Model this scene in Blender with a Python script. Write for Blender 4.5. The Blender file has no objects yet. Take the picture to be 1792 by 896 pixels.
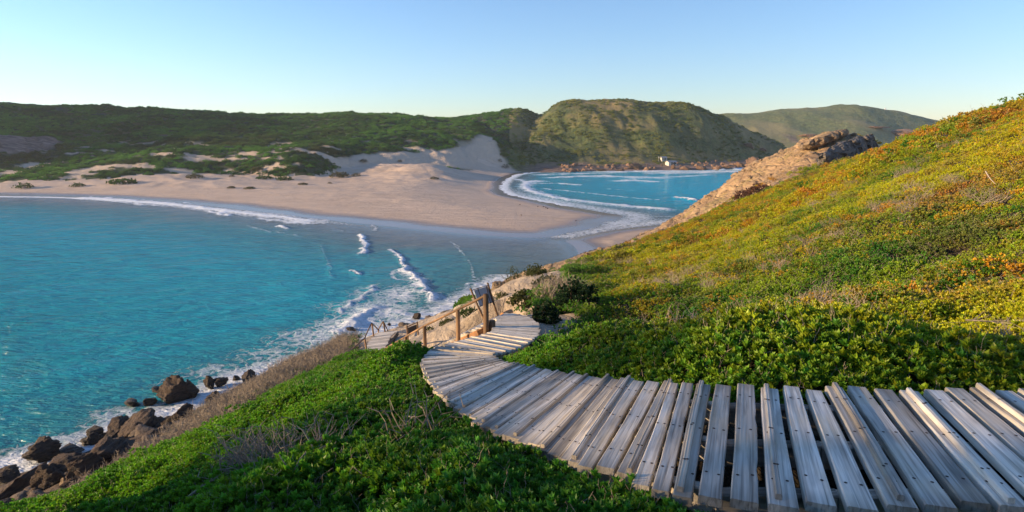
import bpy, bmesh, math, random
import numpy as np
from mathutils import Vector, Matrix
random.seed(7); rng = np.random.default_rng(7)
R = math.radians
S = bpy.context.scene
C = S.collection

# ------------------------------------------------------------------ camera, sky, sun, exposure
HC = 22.0; PITCH = R(11.3); F = 1068.0
cam_d = bpy.data.cameras.new('camera'); cam = bpy.data.objects.new('camera', cam_d); C.objects.link(cam)
cam.location = (0, 0, HC); cam.rotation_euler = (R(90)-PITCH, 0, 0)
cam_d.sensor_width = 36; cam_d.lens = 36*F/1792; cam_d.clip_start = .05; cam_d.clip_end = 20000
S.camera = cam
SUN_AZ = R(101); SUN_EL = R(11)          # azimuth: turned left from the view direction
sdir = Vector((-math.sin(SUN_AZ)*math.cos(SUN_EL), math.cos(SUN_AZ)*math.cos(SUN_EL), math.sin(SUN_EL)))
W = bpy.data.worlds.new('World'); S.world = W; W.use_nodes = True
wn = W.node_tree.nodes; wl = W.node_tree.links
bg = wn['Background']
sky = wn.new('ShaderNodeTexSky'); sky.sky_type = 'NISHITA'; sky.sun_disc = False
sky.sun_elevation = SUN_EL; sky.sun_rotation = SUN_AZ
sky.altitude = 0; sky.air_density = 1.0; sky.dust_density = 0.2; sky.ozone_density = 4.3
tn = wn.new('ShaderNodeMix'); tn.data_type = 'RGBA'; tn.blend_type = 'MULTIPLY'; tn.inputs[0].default_value = 1.; tn.inputs[7].default_value = (1.0, .90, .90, 1)
wl.new(sky.outputs[0], tn.inputs[6]); wl.new(tn.outputs[2], bg.inputs[0]); bg.inputs[1].default_value = 0.135
sun_d = bpy.data.lights.new('sun', 'SUN'); sun = bpy.data.objects.new('sun', sun_d); C.objects.link(sun)
sun_d.energy = 5.0; sun_d.angle = R(1.0); sun_d.color = (1.0, .72, .42)
sun.rotation_euler = sdir.to_track_quat('Z', 'Y').to_euler()
S.view_settings.view_transform = 'Standard'; S.view_settings.look = 'None'
S.view_settings.exposure = 1.18; S.view_settings.gamma = 1.0; S.view_settings.use_curve_mapping = False
S.render.engine = 'CYCLES'
S.cycles.max_bounces = 6; S.cycles.transparent_max_bounces = 12

# ------------------------------------------------------------------ helpers: pixels of the photograph to places in the world
cp, sp = math.cos(PITCH), math.sin(PITCH)
def ray(px, py):
    r = (px-896)/F; u = (448-py)/F
    return np.array([r, cp+u*sp, -sp+u*cp])
def PZ(px, py, z):
    d = ray(px, py); return d*(z-HC)/d[2]+np.array([0, 0, HC])
def PY(px, py, Y, dz=0.):
    d = ray(px, py); return d*Y/d[1]+np.array([0, 0, HC+dz])

# ---- noise
def _h(ix, iy, s):
    n = (ix.astype(np.int64)*374761393+iy.astype(np.int64)*668265263+s*974634777) & 0x7fffffff
    n = ((n ^ (n >> 13))*1274126177) & 0x7fffffff
    return ((n ^ (n >> 16)) & 0xffff)/65535.0
def vnoise(x, y, s=0):
    ix = np.floor(x); iy = np.floor(y); fx = x-ix; fy = y-iy
    fx = fx*fx*fx*(fx*(fx*6-15)+10); fy = fy*fy*fy*(fy*(fy*6-15)+10)
    a = _h(ix, iy, s); b = _h(ix+1, iy, s); c = _h(ix, iy+1, s); d = _h(ix+1, iy+1, s)
    return (a+(b-a)*fx)*(1-fy)+(c+(d-c)*fx)*fy
def fbm(x, y, sc, oct=4, s=0, ridged=False):
    x = np.asarray(x, float)/sc; y = np.asarray(y, float)/sc; t = 0.; a = 1.; n = 0.
    for k in range(oct):
        v = vnoise(x*(2**k)+17.3*k, y*(2**k)-9.1*k, s+k)
        if ridged: v = 1-np.abs(2*v-1)
        t = t+a*v; n += a; a *= .5
    return t/n              # 0..1
def sstep(a, b, x):
    t = np.clip((x-a)/(b-a), 0, 1); return t*t*(3-2*t)

class TPS:
    def __init__(s, pts, lam=1e-3):
        p = np.array(pts, float); s.xy = p[:, :2]; n = len(p)
        s.sc = 50.0
        q = s.xy/s.sc
        d = np.linalg.norm(q[:, None]-q[None], axis=2)
        K = np.where(d > 0, d*d*np.log(d+1e-12), 0)+lam*np.eye(n)
        P = np.c_[np.ones(n), q]
        A = np.zeros((n+3, n+3)); A[:n, :n] = K; A[:n, n:] = P; A[n:, :n] = P.T
        s.w = np.linalg.solve(A, np.r_[p[:, 2], 0, 0, 0]); s.q = q
    def __call__(s, x, y):
        x = np.ravel(np.asarray(x, float))/s.sc; y = np.ravel(np.asarray(y, float))/s.sc; out = np.empty(len(x)); n = len(s.q)
        for i in range(0, len(x), 20000):
            X = x[i:i+20000, None]; Y = y[i:i+20000, None]
            d2 = (X-s.q[:, 0])**2+(Y-s.q[:, 1])**2+1e-12
            out[i:i+20000] = (.5*d2*np.log(d2)) @ s.w[:n]+s.w[n]+s.w[n+1]*X[:, 0]+s.w[n+2]*Y[:, 0]
        return out

def seg_dist(x, y, poly, closed=False):
    d = np.full(len(x), 1e9); m = len(poly)
    for i in range(m if closed else m-1):
        ax, ay = poly[i][:2]; bx, by = poly[(i+1) % m][:2]
        vx, vy = bx-ax, by-ay; L = vx*vx+vy*vy+1e-12
        t = np.clip(((x-ax)*vx+(y-ay)*vy)/L, 0, 1)
        d = np.minimum(d, (x-ax-t*vx)**2+(y-ay-t*vy)**2)
    return np.sqrt(d)
def inside(x, y, poly):
    c = np.zeros(len(x), bool); m = len(poly)
    for i in range(m):
        x1, y1 = poly[i][:2]; x2, y2 = poly[(i+1) % m][:2]
        cond = (y1 > y) != (y2 > y)
        xi = (x2-x1)*(y-y1)/((y2-y1)+1e-12)+x1
        c ^= cond & (x < xi)
    return c
def sdist(x, y, poly):
    d = seg_dist(x, y, poly, True); return np.where(inside(x, y, poly), d, -d)
def smooth_poly(pts, n=2, closed=True):
    p = np.array(pts, float)
    for _ in range(n):
        q = np.roll(p, -1, 0)
        o = np.empty((len(p)*2, p.shape[1])); o[0::2] = .75*p+.25*q; o[1::2] = .25*p+.75*q
        if not closed: o = np.vstack([p[:1], o[:-2], p[-1:]])
        p = o
    return p

# ------------------------------------------------------------------ boardwalk course: rungs (left/near end px, right/far end px, drop below the eye)
RUNG = [((2500, 892), (1990, 688), 1.50), ((1960, 892), (1700, 687), 1.52), ((1610, 893), (1480, 685), 1.54), ((1430, 893), (1380, 683), 1.55), ((1272, 892), (1286, 680), 1.57),
        ((1137, 856), (1189, 674), 1.70), ((1089, 840), (1167, 674), 1.78), ((1020, 824), (1115, 671), 1.86),
        ((985, 808), (1087, 669), 1.97), ((923, 782), (1046, 665), 2.12), ((869, 760), (1006, 659), 2.3), ((811, 725), (938, 648), 2.69),
        ((768, 689), (895, 639), 3.18), ((742, 655), (872, 633), 3.7), ((738, 632), (864, 627), 4.0), ((756, 614), (861, 623), 4.2),
        ((786, 603), (880, 619), 4.33), ((822, 593), (912, 610), 4.5), ((856, 583), (936, 593), 4.72), ((864, 574), (944, 579), 4.9),
        ((866, 566), (939, 565), 5.05), ((868, 561), (922, 555), 5.18), ((868, 558), (898, 549), 5.3)]
RA = np.array([PZ(*a, HC-d) for a, b, d in RUNG]); RB = np.array([PZ(*b, HC-d) for a, b, d in RUNG])
# lower flight, going down to the left behind the handrail
LF = [(PZ(868, 560, HC-5.33), PZ(889, 549, HC-5.33)), (PY(836, 575, 17.0), PY(858, 562, 18.0)), (PY(800, 592, 18.2), PY(824, 579, 19.3)), (PY(765, 609, 19.6), PY(790, 596, 20.8)), (PY(742, 622, 21.0), PY(768, 609, 22.2))]
walk_poly = np.vstack([RA[:, :2], RB[::-1, :2]])

# ------------------------------------------------------------------ terrain: near hillside
NP_ = []
def n(px, py, Y, dz=0.): NP_.append(PY(px, py, Y, dz))
for a, b in zip(RA[::2], RB[::2]):
    NP_.append(a-np.array([0, 0, .17])); NP_.append(b-np.array([0, 0, .17]))
for i in (4, 8, 11): NP_.append(RB[i]*1.0+np.array([.9, .8, -.12]))
for i in range(2, 16): NP_.append(RA[i]-(RB[i]-RA[i])*.38+np.array([0, 0, -.12]))
for a, b in LF[1:]: NP_.append(a-np.array([0, 0, .55])); NP_.append(b-np.array([0, 0, .55]))
# slope to the right of the boardwalk (dz takes off the height of the plants)
for q in [(1500, 600, 6.6), (1700, 600, 6.4), (1300, 600, 7.6), (1100, 610, 8.4), (1000, 610, 10.5), (1700, 540, 9.5), (1450, 540, 11), (1200, 550, 13), (1020, 560, 15.5), (1000, 590, 12.5),
          (1790, 450, 12.5), (1600, 450, 14.5), (1400, 450, 18), (1250, 470, 21), (1120, 490, 25), (1050, 510, 27), (1790, 350, 17), (1650, 350, 20), (1500, 360, 25), (1350, 390, 31), (1200, 430, 40),
          (1792, 184, 31), (1700, 200, 36), (1620, 220, 43), (1590, 240, 46), (1540, 264, 52), (1480, 290, 58), (1790, 260, 23), (1650, 280, 28), (1500, 320, 36), (1380, 350, 46), (1280, 385, 55), (1180, 420, 64), (1120, 436, 75), (1065, 450, 80),
          (1790, 215, 27)]:
    n(*q, -.25 if q[2] < 12 else (-.75 if q[0] < 1690 or q[2] < 25 else -1.05))
# sandy shoulder with paths going down to the beach stairs
for q in [(960, 555, 19), (985, 520, 27), (930, 520, 27), (1000, 475, 55), (955, 480, 50), (900, 500, 38), (900, 525, 25), (860, 540, 23.5), (880, 560, 18.5), (845, 575, 21), (800, 580, 24.5), (760, 590, 28), (720, 600, 31),
          (700, 590, 36), (660, 612, 35), (655, 585, 41), (800, 560, 36), (860, 520, 42), (740, 570, 42)]:
    n(*q)
# slope left of and below the boardwalk
for q in [(1000, 880, 2.6), (850, 850, 3.4), (700, 870, 3.3), (500, 870, 4.0), (300, 890, 4.6), (600, 780, 5.6), (760, 730, 6.2), (400, 815, 6.6), (700, 662, 9.6), (550, 705, 9.5), (280, 890, 6.4), (180, 940, 6.6)]:
    n(*q, -.2)
for q in [(745, 622, 12.5), (660, 640, 13.2), (600, 652, 13.6), (520, 668, 13.8), (450, 690, 13), (390, 752, 11.6), (320, 808, 10.6), (230, 876, 9.2), (150, 925, 8.6), (40, 975, 8.0), (-60, 1030, 7.6)]:
    n(*q, -.38)
for q in [(690, 640, 22), (600, 665, 24), (500, 690, 25), (400, 748, 24), (300, 806, 21), (200, 862, 20), (60, 960, 18.5), (500, 668, 33), (400, 722, 32), (300, 772, 30.5), (200, 826, 29), (100, 880, 27), (0, 940, 25), (-200, 1060, 18)]:
    n(*q)
# behind and beside the camera; unseen left knoll shaped to shade the foreground
NP_ += [(0, -3, 20.6), (4, -4, 21.0), (8, 0, 20.6), (-3, -2, 20.2), (-5.5, 1.5, 19.3), (-15, -4, 22.7), (-16, 1.5, 22.4), (-16, -11, 23.5), (-24, -2, 21.5), (-14, 6.5, 17.5), (-9.5, -.5, 21.5), (12, 8, 20.6), (20, 10, 23), (30, 20, 25.5), (40, 35, 26), (-20, 12, 12), (-36, -2, 14), (20, -15, 25), (0, -20, 25), (45, 0, 31),
        (38, 55, 22.), (52, 75, 20), (60, 50, 25), (75, 90, 17)]
# shoreline and sea bed below the hill
NS = [(-500, 1100), (-250, 960), (-100, 890), (0, 842), (60, 825), (150, 795), (240, 752), (330, 725), (390, 694), (440, 664), (560, 632), (620, 606), (690, 578), (760, 556), (820, 528), (860, 506), (895, 484), (950, 466), (1005, 450)]
for k, q in enumerate(NS):
    p = PZ(*q, 0.15); NP_.append(p)
    d = np.array([p[0], p[1]]); d = d/np.linalg.norm(d)
    NP_.append((p[0]+d[0]*9-3, p[1]+d[1]*9, -2.2)); NP_.append((p[0]+d[0]*30-8, p[1]+d[1]*30, -4))
for q in [(1030, 441), (1075, 431), (1110, 418), (1150, 402), (1190, 396)]:
    p = PZ(*q, 0.5); NP_.append(p); NP_.append(p+np.array([-2.5, 9., -2.0])); NP_.append(p+np.array([-4, 26., -4.0]))
# promontory: foot on the beach, crest, back side
for q in [(1215, 380, 146), (1238, 358, 143), (1272, 324, 137), (1300, 303, 133), (1350, 276, 126), (1400, 251, 120), (1440, 239, 114), (1470, 240, 110), (1525, 262, 104), (1180, 408, 110), (1250, 376, 100), (1330, 335, 92), (1400, 303, 88), (1450, 283, 84), (1350, 305, 112), (1420, 272, 105)]:
    n(*q)
for q in [(1222, 378, 158), (1250, 356, 162), (1300, 318, 163), (1400, 290, 160), (1500, 290, 150), (1600, 300, 130)]:
    p = PY(*q); NP_.append((p[0]+2, p[1], max(-3, p[2]-10)))
NP_ += [(60, 185, -6), (95, 180, -6), (130, 160, -5), (120, 110, 8), (30, 185, -6), (42, 168, -2)]
near_tps = TPS(NP_, 2e-4)

# ------------------------------------------------------------------ terrain: beach (two bodies of sand with the stream between)
BA = [(-900, 334), (-300, 338), (0, 342), (150, 345), (250, 351), (350, 359), (420, 367), (500, 377), (580, 386), (640, 392), (700, 398), (770, 405), (850, 412), (920, 416), (966, 415), (985, 408), (1025, 402), (1046, 397), (1052, 389),
      (1086, 384), (1092, 377), (1062, 373), (1020, 366), (980, 359), (930, 349), (893, 342), (878, 334), (876, 323), (888, 312), (908, 303.5), (960, 300), (1040, 298.0), (1150, 296.5), (1280, 295), (1500, 293), (1500, 283), (-900, 283)]
BB = [(985, 421), (1003, 428), (1013, 440), (1014, 452), (1060, 470), (1120, 450), (1200, 400), (1195, 391), (1150, 394), (1115, 398), (1070, 403), (1030, 411)]
BA = np.array([PZ(*q, 0)[:2] for q in BA]); BB = np.array([PZ(*q, 0)[:2] for q in BB])
BA = smooth_poly(BA, 2); BB = smooth_poly(BB, 2)
TOE = np.array([PY(*q)[:2] for q in [(-500, 326, 215), (0, 316, 250), (130, 304, 262), (210, 300, 268), (300, 294, 280), (400, 290, 290), (470, 293, 286), (560, 290, 290), (600, 278, 310), (680, 272, 332), (760, 268, 352), (830, 252, 380), (846, 241, 394), (862, 241, 396), (872, 258, 388), (885, 280, 375), (897, 297, 364), (915, 302, 356), (960, 299, 362), (1300, 294, 392), (1300, 330, 300), (900, 380, 180), (0, 380, 180), (-500, 360, 180)]])
# dune field heights over the flat: control points (px, py, height)
DP = []
for q in [(0, 335, .8), (300, 345, .8), (600, 370, .8), (850, 395, .7), (0, 325, 2.5), (200, 325, 2.4), (400, 335, 1.6), (600, 345, 1.5), (800, 350, 1.5), (850, 330, 1.6), (900, 380, .8), (1020, 385, .6), (1060, 384, .3), (300, 305, 4.2), (500, 302, 4.0), (620, 305, 3.5),
          (700, 305, 4), (740, 288, 7.5), (640, 286, 7), (100, 312, 3.5), (780, 312, 3.6), (860, 312, 2.5), (900, 350, .6), (890, 318, .8), (880, 300, 2.6)]:
    DP.append(PZ(*q))
for q in [(853, 243, 392), (846, 256, 380), (835, 268, 365), (850, 285, 350), (790, 270, 372), (800, 285, 352), (820, 295, 335), (868, 262, 385), (885, 285, 372), (760, 292, 335), (720, 276, 350), (690, 274, 352)]:
    DP.append(PY(*q))
DP += [(60, 440, 8), (-60, 480, 15), (-400, 420, 10), (-400, 230, 1), (160, 470, 8), (0, 430, 20)]
dune_tps = TPS(DP, 1e-3)

# ------------------------------------------------------------------ terrain: far hills
FP = []
def fh(px, py, Y): FP.append(PY(px, py, Y))
# toe of the scrub on the left hill
for q in [(0, 322, 252), (130, 308, 262), (210, 304, 268), (300, 297, 280), (400, 293, 290), (470, 296, 286), (560, 293, 290), (600, 281, 310), (680, 276, 330), (760, 270, 350), (830, 255, 378), (848, 246, 388)]:
    fh(*q); p = FP[-1]
    if q[0] < 620: FP.append((p[0]*.93, p[1]-18, -2.5))
for q in [(0, 262, 320), (120, 258, 335), (250, 255, 335), (400, 250, 340), (550, 248, 350), (700, 240, 375), (820, 232, 420), (0, 205, 395), (200, 215, 400), (400, 222, 405), (600, 220, 410), (720, 215, 420)]: fh(*q)
for q in [(-60, 178, 465), (-160, 176, 480), (-260, 175, 500), (-30, 180, 450), (100, 186, 450), (200, 192, 455), (320, 199, 460), (420, 205, 465), (500, 205, 465), (600, 202, 465), (700, 200, 470), (760, 207, 480), (840, 203, 500), (900, 201, 520), (935, 197, 530), (945, 208, 540)]: fh(*q)
FP += [(-560, 330, 105), (-580, 420, 112), (-420, 270, 40), (-500, 230, 60), (-650, 250, 95), (-460, 330, 75), (-330, 235, 3), (-700, 500, 95), (-340, 600, 30), (-100, 600, 30), (60, 640, 25), (-560, 620, 40), (-440, 190, -3), (-620, 170, 0)]  # ridge out of view on the left, raised to shade the left hill
# saddle and island
for q in [(872, 250, 392), (880, 275, 380), (893, 293, 372), (905, 300.5, 362)]: fh(*q)
for q in [(905, 236, 425), (940, 212, 440), (962, 198, 450), (985, 188, 458), (1010, 184.5, 460), (1050, 187, 462), (1100, 183, 465), (1150, 187, 468), (1200, 187, 470), (1240, 196, 475), (1270, 212, 480), (1310, 232, 485), (1350, 252, 490), (1385, 266, 492), (1420, 284, 492)]: fh(*q)
for q in [(930, 270, 400), (1000, 240, 425), (1060, 235, 430), (1100, 250, 425), (1160, 245, 430), (1230, 245, 440), (1290, 262, 445), (1000, 275, 398), (1080, 278, 403), (1160, 281, 410), (1250, 280, 425), (1320, 283, 440), (950, 297, 366), (1000, 296, 372), (1060, 295.5, 380), (1120, 293.5, 386), (1200, 292.5, 392), (1280, 292, 402), (1340, 290, 418), (1400, 289, 440)]: fh(*q)
FP += [(60, 560, 20), (150, 570, 15), (230, 560, 4), (260, 520, -4), (30, 335, -4), (100, 345, -5), (170, 365, -5), (220, 395, -5), (0, 300, -4), (260, 440, -5), (-60, 290, -3), (-150, 250, -4), (-280, 205, -4), (300, 500, -8), (150, 620, 5), (250, 640, -3)]
far_tps = TPS(FP, 1e-3)
# headland beyond the island
GP = []
for q in [(1200, 225, 760), (1270, 204, 790), (1345, 202, 800), (1400, 197, 810), (1450, 191, 820), (1490, 188, 825), (1535, 192, 830), (1560, 195, 850), (1600, 203, 880), (1632, 215, 900), (1680, 235, 920), (1350, 225, 730), (1430, 225, 730), (1520, 225, 730), (1600, 235, 780),
          (1350, 250, 670), (1430, 255, 665), (1520, 255, 665), (1600, 262, 700), (1300, 262, 655), (1380, 276, 640), (1480, 277, 640), (1600, 275, 660), (1250, 285, 640), (1150, 280, 650), (1100, 240, 750)]:
    GP.append(PY(*q))
GP += [(200, 950, 20), (400, 980, 30), (600, 1000, 10), (750, 900, -8), (650, 700, -8), (500, 610, -6), (350, 600, -6), (200, 600, -6), (100, 700, -5), (80, 850, 0)]
head_tps = TPS(GP, 1e-3)

def near_h(x, y, detail=True):
    z = near_tps(x, y)
    r = np.hypot(x, y)
    # keep the hill from growing where nothing was measured
    z = np.where(y < -10, z*0+np.minimum(z, 34), z)
    if detail:
        up = sstep(.5, 4, z)
        dw = np.minimum(np.abs(sdist(x, y, walk_poly)), 50); dw = np.where(inside(x, y, walk_poly), 0, dw)
        k = sstep(.1, 1.6, dw)*up
        dlf = np.minimum(seg_dist(x, y, [p[:2] for p, q in LF]), seg_dist(x, y, [q[:2] for p, q in LF])); k = k*sstep(.6, 2.2, dlf)
        z = z+k*((fbm(x, y, 2.6, 3, 3)-.5)*.55*sstep(3, 9, r)+(fbm(x, y, 9, 3, 5)-.5)*1.0*sstep(12, 30, r)+(fbm(x, y, 1.1, 2, 15)-.5)*.30)
        z = z-.05*(1-sstep(0, .3, dw))
        zf = np.interp(y, [p[1] for p, q in LF], [p[2] for p, q in LF])
        ca = (1-sstep(3.6, 5.5, dlf))*sstep(.5, -.2, x)
        z = np.where((dlf < 5.5) & (y > 12) & (y < 24) & (x < .5), z+(np.minimum(z, zf-.35+np.clip(dlf-.35, 0, 9)*.08)-z)*ca, z)
        rock = sstep(80, 100, y)*sstep(26, 34, x)
        st = fbm(x*.55-y*.5, x*.5+y*.2, 7, 4, 8, True)
        st2 = fbm(x*.8-y*.35, x*.5+y*.5, 3.2, 4, 9); ter = st2*6; ter = (np.floor(ter)+sstep(.6, 1, ter-np.floor(ter)))/6
        z = z+rock*up*((st-.5)*2.2+(ter-.5)*1.8)
    return z
def beach_h(x, y):
    dA = sdist(x, y, BA); dB = sdist(x, y, BB)
    zd = dune_tps(x, y)
    t = sstep(0, 42, dA)
    flat = np.minimum(np.maximum(dA, 0)*.03, .5)
    hum = (fbm(x, y*1.6, 16, 4, 21)-.42)*2.6*sstep(1.6, 4.5, zd)+(fbm(x, y*1.5, 5.5, 3, 22)-.5)*.9*sstep(.9, 3.5, zd)
    hum = hum+(fbm(x+y*.3, y*2.0, 8, 3, 25)-.5)*.45*sstep(12, 35, dA)
    dn = np.maximum(zd, .5)+hum*sstep(260, 230, x*0+y*0+np.where(zd > 14, 400, 0))
    a = flat*(1-t)+np.maximum(dn, .4)*t
    ds_ = sdist(x, y, TOE)+(fbm(x, y, 9, 3, 24)-.5)*7
    a = a-np.clip(-ds_, 0, 30)*.45*(x > -420)*(y > 200)
    a = np.where(dA > 0, a+.004, np.maximum(dA*.028, -3)+.004)
    b = np.where(dB > 0, np.minimum(dB*.05, .7)+.004, np.maximum(dB*.028, -3)+.004)
    return np.maximum(a, b)
def far_h(x, y):
    z = far_tps(x, y)
    up = sstep(1, 12, z)
    z = z+up*((fbm(x, y, 70, 3, 31, True)-.55)*7*np.where(x > -20, sstep(46, 30, z), .6)+(fbm(x, y, 22, 3, 32)-.5)*3.8+(fbm(x, y, 6, 3, 33)-.5)*2.2)
    isl = sstep(-5, 40, x)*up
    z = z+isl*((fbm(x*1.0+y*.25, y*.35, 34, 3, 35, True)-.55)*9*sstep(44, 30, z))
    V_ = [PY(*q)[:2] for q in [(897, 250, 420), (928, 225, 445), (943, 208, 470)]]+[np.array([34., 560.]), np.array([50., 640.])]
    z = z-8*np.exp(-(seg_dist(x, y, V_)/10)**2)*up
    # cliff on the left
    c = np.exp(-(((x+262)/26)**2+((y-318)/24)**2))
    z = z+c*8*np.round(fbm(x, y, 30, 3, 36)*4)/4
    return np.clip(z, -8, 140)
def head_h(x, y):
    z = head_tps(x, y)
    return np.clip(z+sstep(1, 12, z)*((fbm(x, y, 60, 3, 41, True)-.55)*7+(fbm(x, y, 16, 3, 42)-.5)*2), -8, 90)
def layers(x, y):
    x = np.ravel(x); y = np.ravel(y)
    m = np.full((4, len(x)), -9.)
    r = np.hypot(x, y)
    k = (r < 200); m[0][k] = near_h(x[k], y[k])
    m[0] = np.where((r > 170), m[0]-(r-170)*.6, m[0])
    k = (y > 60) & (y < 520) & (r > 70) & (x < 200); m[1][k] = beach_h(x[k], y[k])
    k = (y > 150) & (y < 720); m[2][k] = far_h(x[k], y[k])
    k = (y > 560) & (x > 60); m[3][k] = head_h(x[k], y[k])
    return m
def H(x, y): return layers(x, y).max(0)

# ------------------------------------------------------------------ materials
def mat(name, base=(.5, .5, .5), rough=.8):
    m = bpy.data.materials.new(name); m.use_nodes = True
    b = m.node_tree.nodes['Principled BSDF']; b.inputs['Base Color'].default_value = (*base, 1); b.inputs['Roughness'].default_value = rough
    b.inputs['Specular IOR Level'].default_value = .3
    return m
class NT:
    def __init__(s, m): s.m = m; s.t = m.node_tree; s.b = s.t.nodes['Principled BSDF']; s.out = s.t.nodes['Material Output']
    def n(s, typ, **kw):
        o = s.t.nodes.new(typ)
        for k, v in kw.items(): setattr(o, k, v)
        return o
    def l(s, a, b): s.t.links.new(a, b)
    def attr(s, name, typ='GEOMETRY'): o = s.n('ShaderNodeAttribute'); o.attribute_name = name; o.attribute_type = typ; return o
    def coord(s, kind='Object'): return s.n('ShaderNodeTexCoord').outputs[kind]
    def mapping(s, vec, scale, rot=(0, 0, 0)):
        o = s.n('ShaderNodeMapping'); o.inputs['Scale'].default_value = scale; o.inputs['Rotation'].default_value = rot; s.l(vec, o.inputs[0]); return o.outputs[0]
    def noise(s, vec, sc, det=4, rough=.55, dist=0.):
        o = s.n('ShaderNodeTexNoise'); o.inputs['Scale'].default_value = sc; o.inputs['Detail'].default_value = det; o.inputs['Roughness'].default_value = rough; o.inputs['Distortion'].default_value = dist
        s.l(vec, o.inputs['Vector']); return o.outputs['Fac']
    def ramp(s, fac, stops):
        o = s.n('ShaderNodeValToRGB'); e = o.color_ramp.elements
        while len(e) < len(stops): e.new(.5)
        for i, (p, c) in enumerate(stops):
            e[i].position = p; e[i].color = (*c, 1) if len(c) == 3 else c
        s.l(fac, o.inputs[0]); return o.outputs[0]
    def mix(s, fac, a, b, mode='MIX'):
        o = s.n('ShaderNodeMix', data_type='RGBA', blend_type=mode)
        for v, i in ((fac, 0), (a, 6), (b, 7)):
            if hasattr(v, 'links') or hasattr(v, 'is_output'): s.l(v, o.inputs[i])
            elif i == 0: o.inputs[0].default_value = v
            else: o.inputs[i].default_value = (*v, 1)
        return o.outputs[2]
    def math(s, op, a, b=0., clamp=False):
        o = s.n('ShaderNodeMath', operation=op, use_clamp=clamp)
        for v, i in ((a, 0), (b, 1)):
            if hasattr(v, 'is_output'): s.l(v, o.inputs[i])
            else: o.inputs[i].default_value = v
        return o.outputs[0]
    def bump(s, h, strength, dist, normal=None):
        o = s.n('ShaderNodeBump'); o.inputs['Strength'].default_value = strength; o.inputs['Distance'].default_value = dist; s.l(h, o.inputs['Height'])
        if normal is not None: s.l(normal, o.inputs['Normal'])
        return o.outputs[0]

def rock_material(name, c1, c2, c3, scale=1., wet=False):
    m = mat(name, rough=.85); t = NT(m); co = t.coord('Object')
    a = t.noise(co, .9*scale, 6, .6); b = t.noise(t.mapping(co, (1, 1, 3.5)), 2.2*scale, 6, .65, .3)
    col = t.mix(t.ramp(b, [(.35, (0, 0, 0)), (.65, (1, 1, 1))]), t.mix(t.ramp(a, [(.35, (0, 0, 0)), (.65, (1, 1, 1))]), c1, c2), c3)
    if wet:
        g = t.n('ShaderNodeNewGeometry'); sx = t.n('ShaderNodeSeparateXYZ'); t.l(g.outputs['Position'], sx.inputs[0])
        w = t.ramp(t.math('ADD', t.math('MULTIPLY', sx.outputs[2], .55), t.math('MULTIPLY', a, .5)), [(.35, (1, 1, 1)), (.8, (0, 0, 0))])
        col = t.mix(w, col, t.mix(.75, col, (.02, .017, .014)))
        t.l(t.math('SUBTRACT', .85, t.math('MULTIPLY', w, .45)), t.b.inputs['Roughness'])
    t.l(col, t.b.inputs['Base Color'])
    hh = t.math('ADD', t.noise(co, 3*scale, 8, .7), t.math('MULTIPLY', b, 1.2))
    t.l(t.bump(hh, 1., .45/scale), t.b.inputs['Normal'])
    return m
M_rock_dark = rock_material('dark_sandstone', (.075, .052, .042), (.035, .028, .025), (.13, .088, .062), 1.2, True)
M_rock_tan = rock_material('tan_sandstone', (.34, .24, .15), (.42, .31, .20), (.24, .17, .11), .8)
M_rock_grey = rock_material('grey_rock_face', (.20, .18, .165), (.13, .12, .115), (.28, .23, .18), .9)
M_rock_red = rock_material('red_rock', (.22, .125, .085), (.15, .095, .07), (.30, .19, .125), .35)

# near hillside: soil, litter, sandy paths and rock by attribute
def ground_material():
    m = mat('hillside_ground', rough=.95); t = NT(m); co = t.coord('Object')
    nz = t.noise(co, 1.7, 6, .65); fine = t.noise(co, 9, 5, .7)
    soil = t.mix(t.ramp(fine, [(.35, (0, 0, 0)), (.65, (1, 1, 1))]), (.035, .030, .018), (.10, .075, .05))
    dry = t.mix(nz, (.13, .095, .075), (.24, .18, .14))
    sand = t.mix(t.ramp(nz, [(.35, (0, 0, 0)), (.7, (1, 1, 1))]), (.34, .27, .20), (.44, .36, .28))
    rk = t.noise(t.mapping(co, (.5, .22, .6), (0, 0, .7)), 1.1, 8, .68, .4)
    rk2 = t.noise(t.mapping(co, (.9, .3, 1.2), (0, 0, .7)), 2.6, 6, .75, .3)
    rock = t.ramp(t.math('ADD', t.math('MULTIPLY', rk, .6), t.math('MULTIPLY', rk2, .4)), [(.36, (.07, .05, .032)), (.45, (.26, .17, .10)), (.56, (.40, .27, .15)), (.70, (.50, .36, .22))])
    rv = t.ramp(t.noise(co, .22, 5, .6), [(.50, (0, 0, 0)), (.62, (1, 1, 1))])
    rock = t.mix(t.math('MULTIPLY', rv, .5), rock, (.16, .15, .04))
    c = t.mix(t.attr('dry').outputs['Fac'], soil, dry)
    c = t.mix(t.attr('sand').outputs['Fac'], c, sand)
    c = t.mix(t.attr('rock').outputs['Fac'], c, rock)
    c = t.mix(t.attr('wet').outputs['Fac'], c, t.ramp(rk2, [(.40, (.035, .028, .024)), (.60, (.12, .085, .062))]))
    t.l(c, t.b.inputs['Base Color'])
    cr = t.n('ShaderNodeTexVoronoi', feature='DISTANCE_TO_EDGE'); cr.inputs['Scale'].default_value = .35; t.l(t.mapping(co, (1, .45, 1), (0, 0, .6)), cr.inputs['Vector'])
    h = t.math('ADD', t.math('MULTIPLY', rk, 2.5), t.math('MULTIPLY', t.math('MINIMUM', cr.outputs[0], .08), 6))
    t.l(t.bump(h, .8, .5, t.bump(fine, .6, .05)), t.b.inputs['Normal'])
    return m
M_ground = ground_material()

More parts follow.
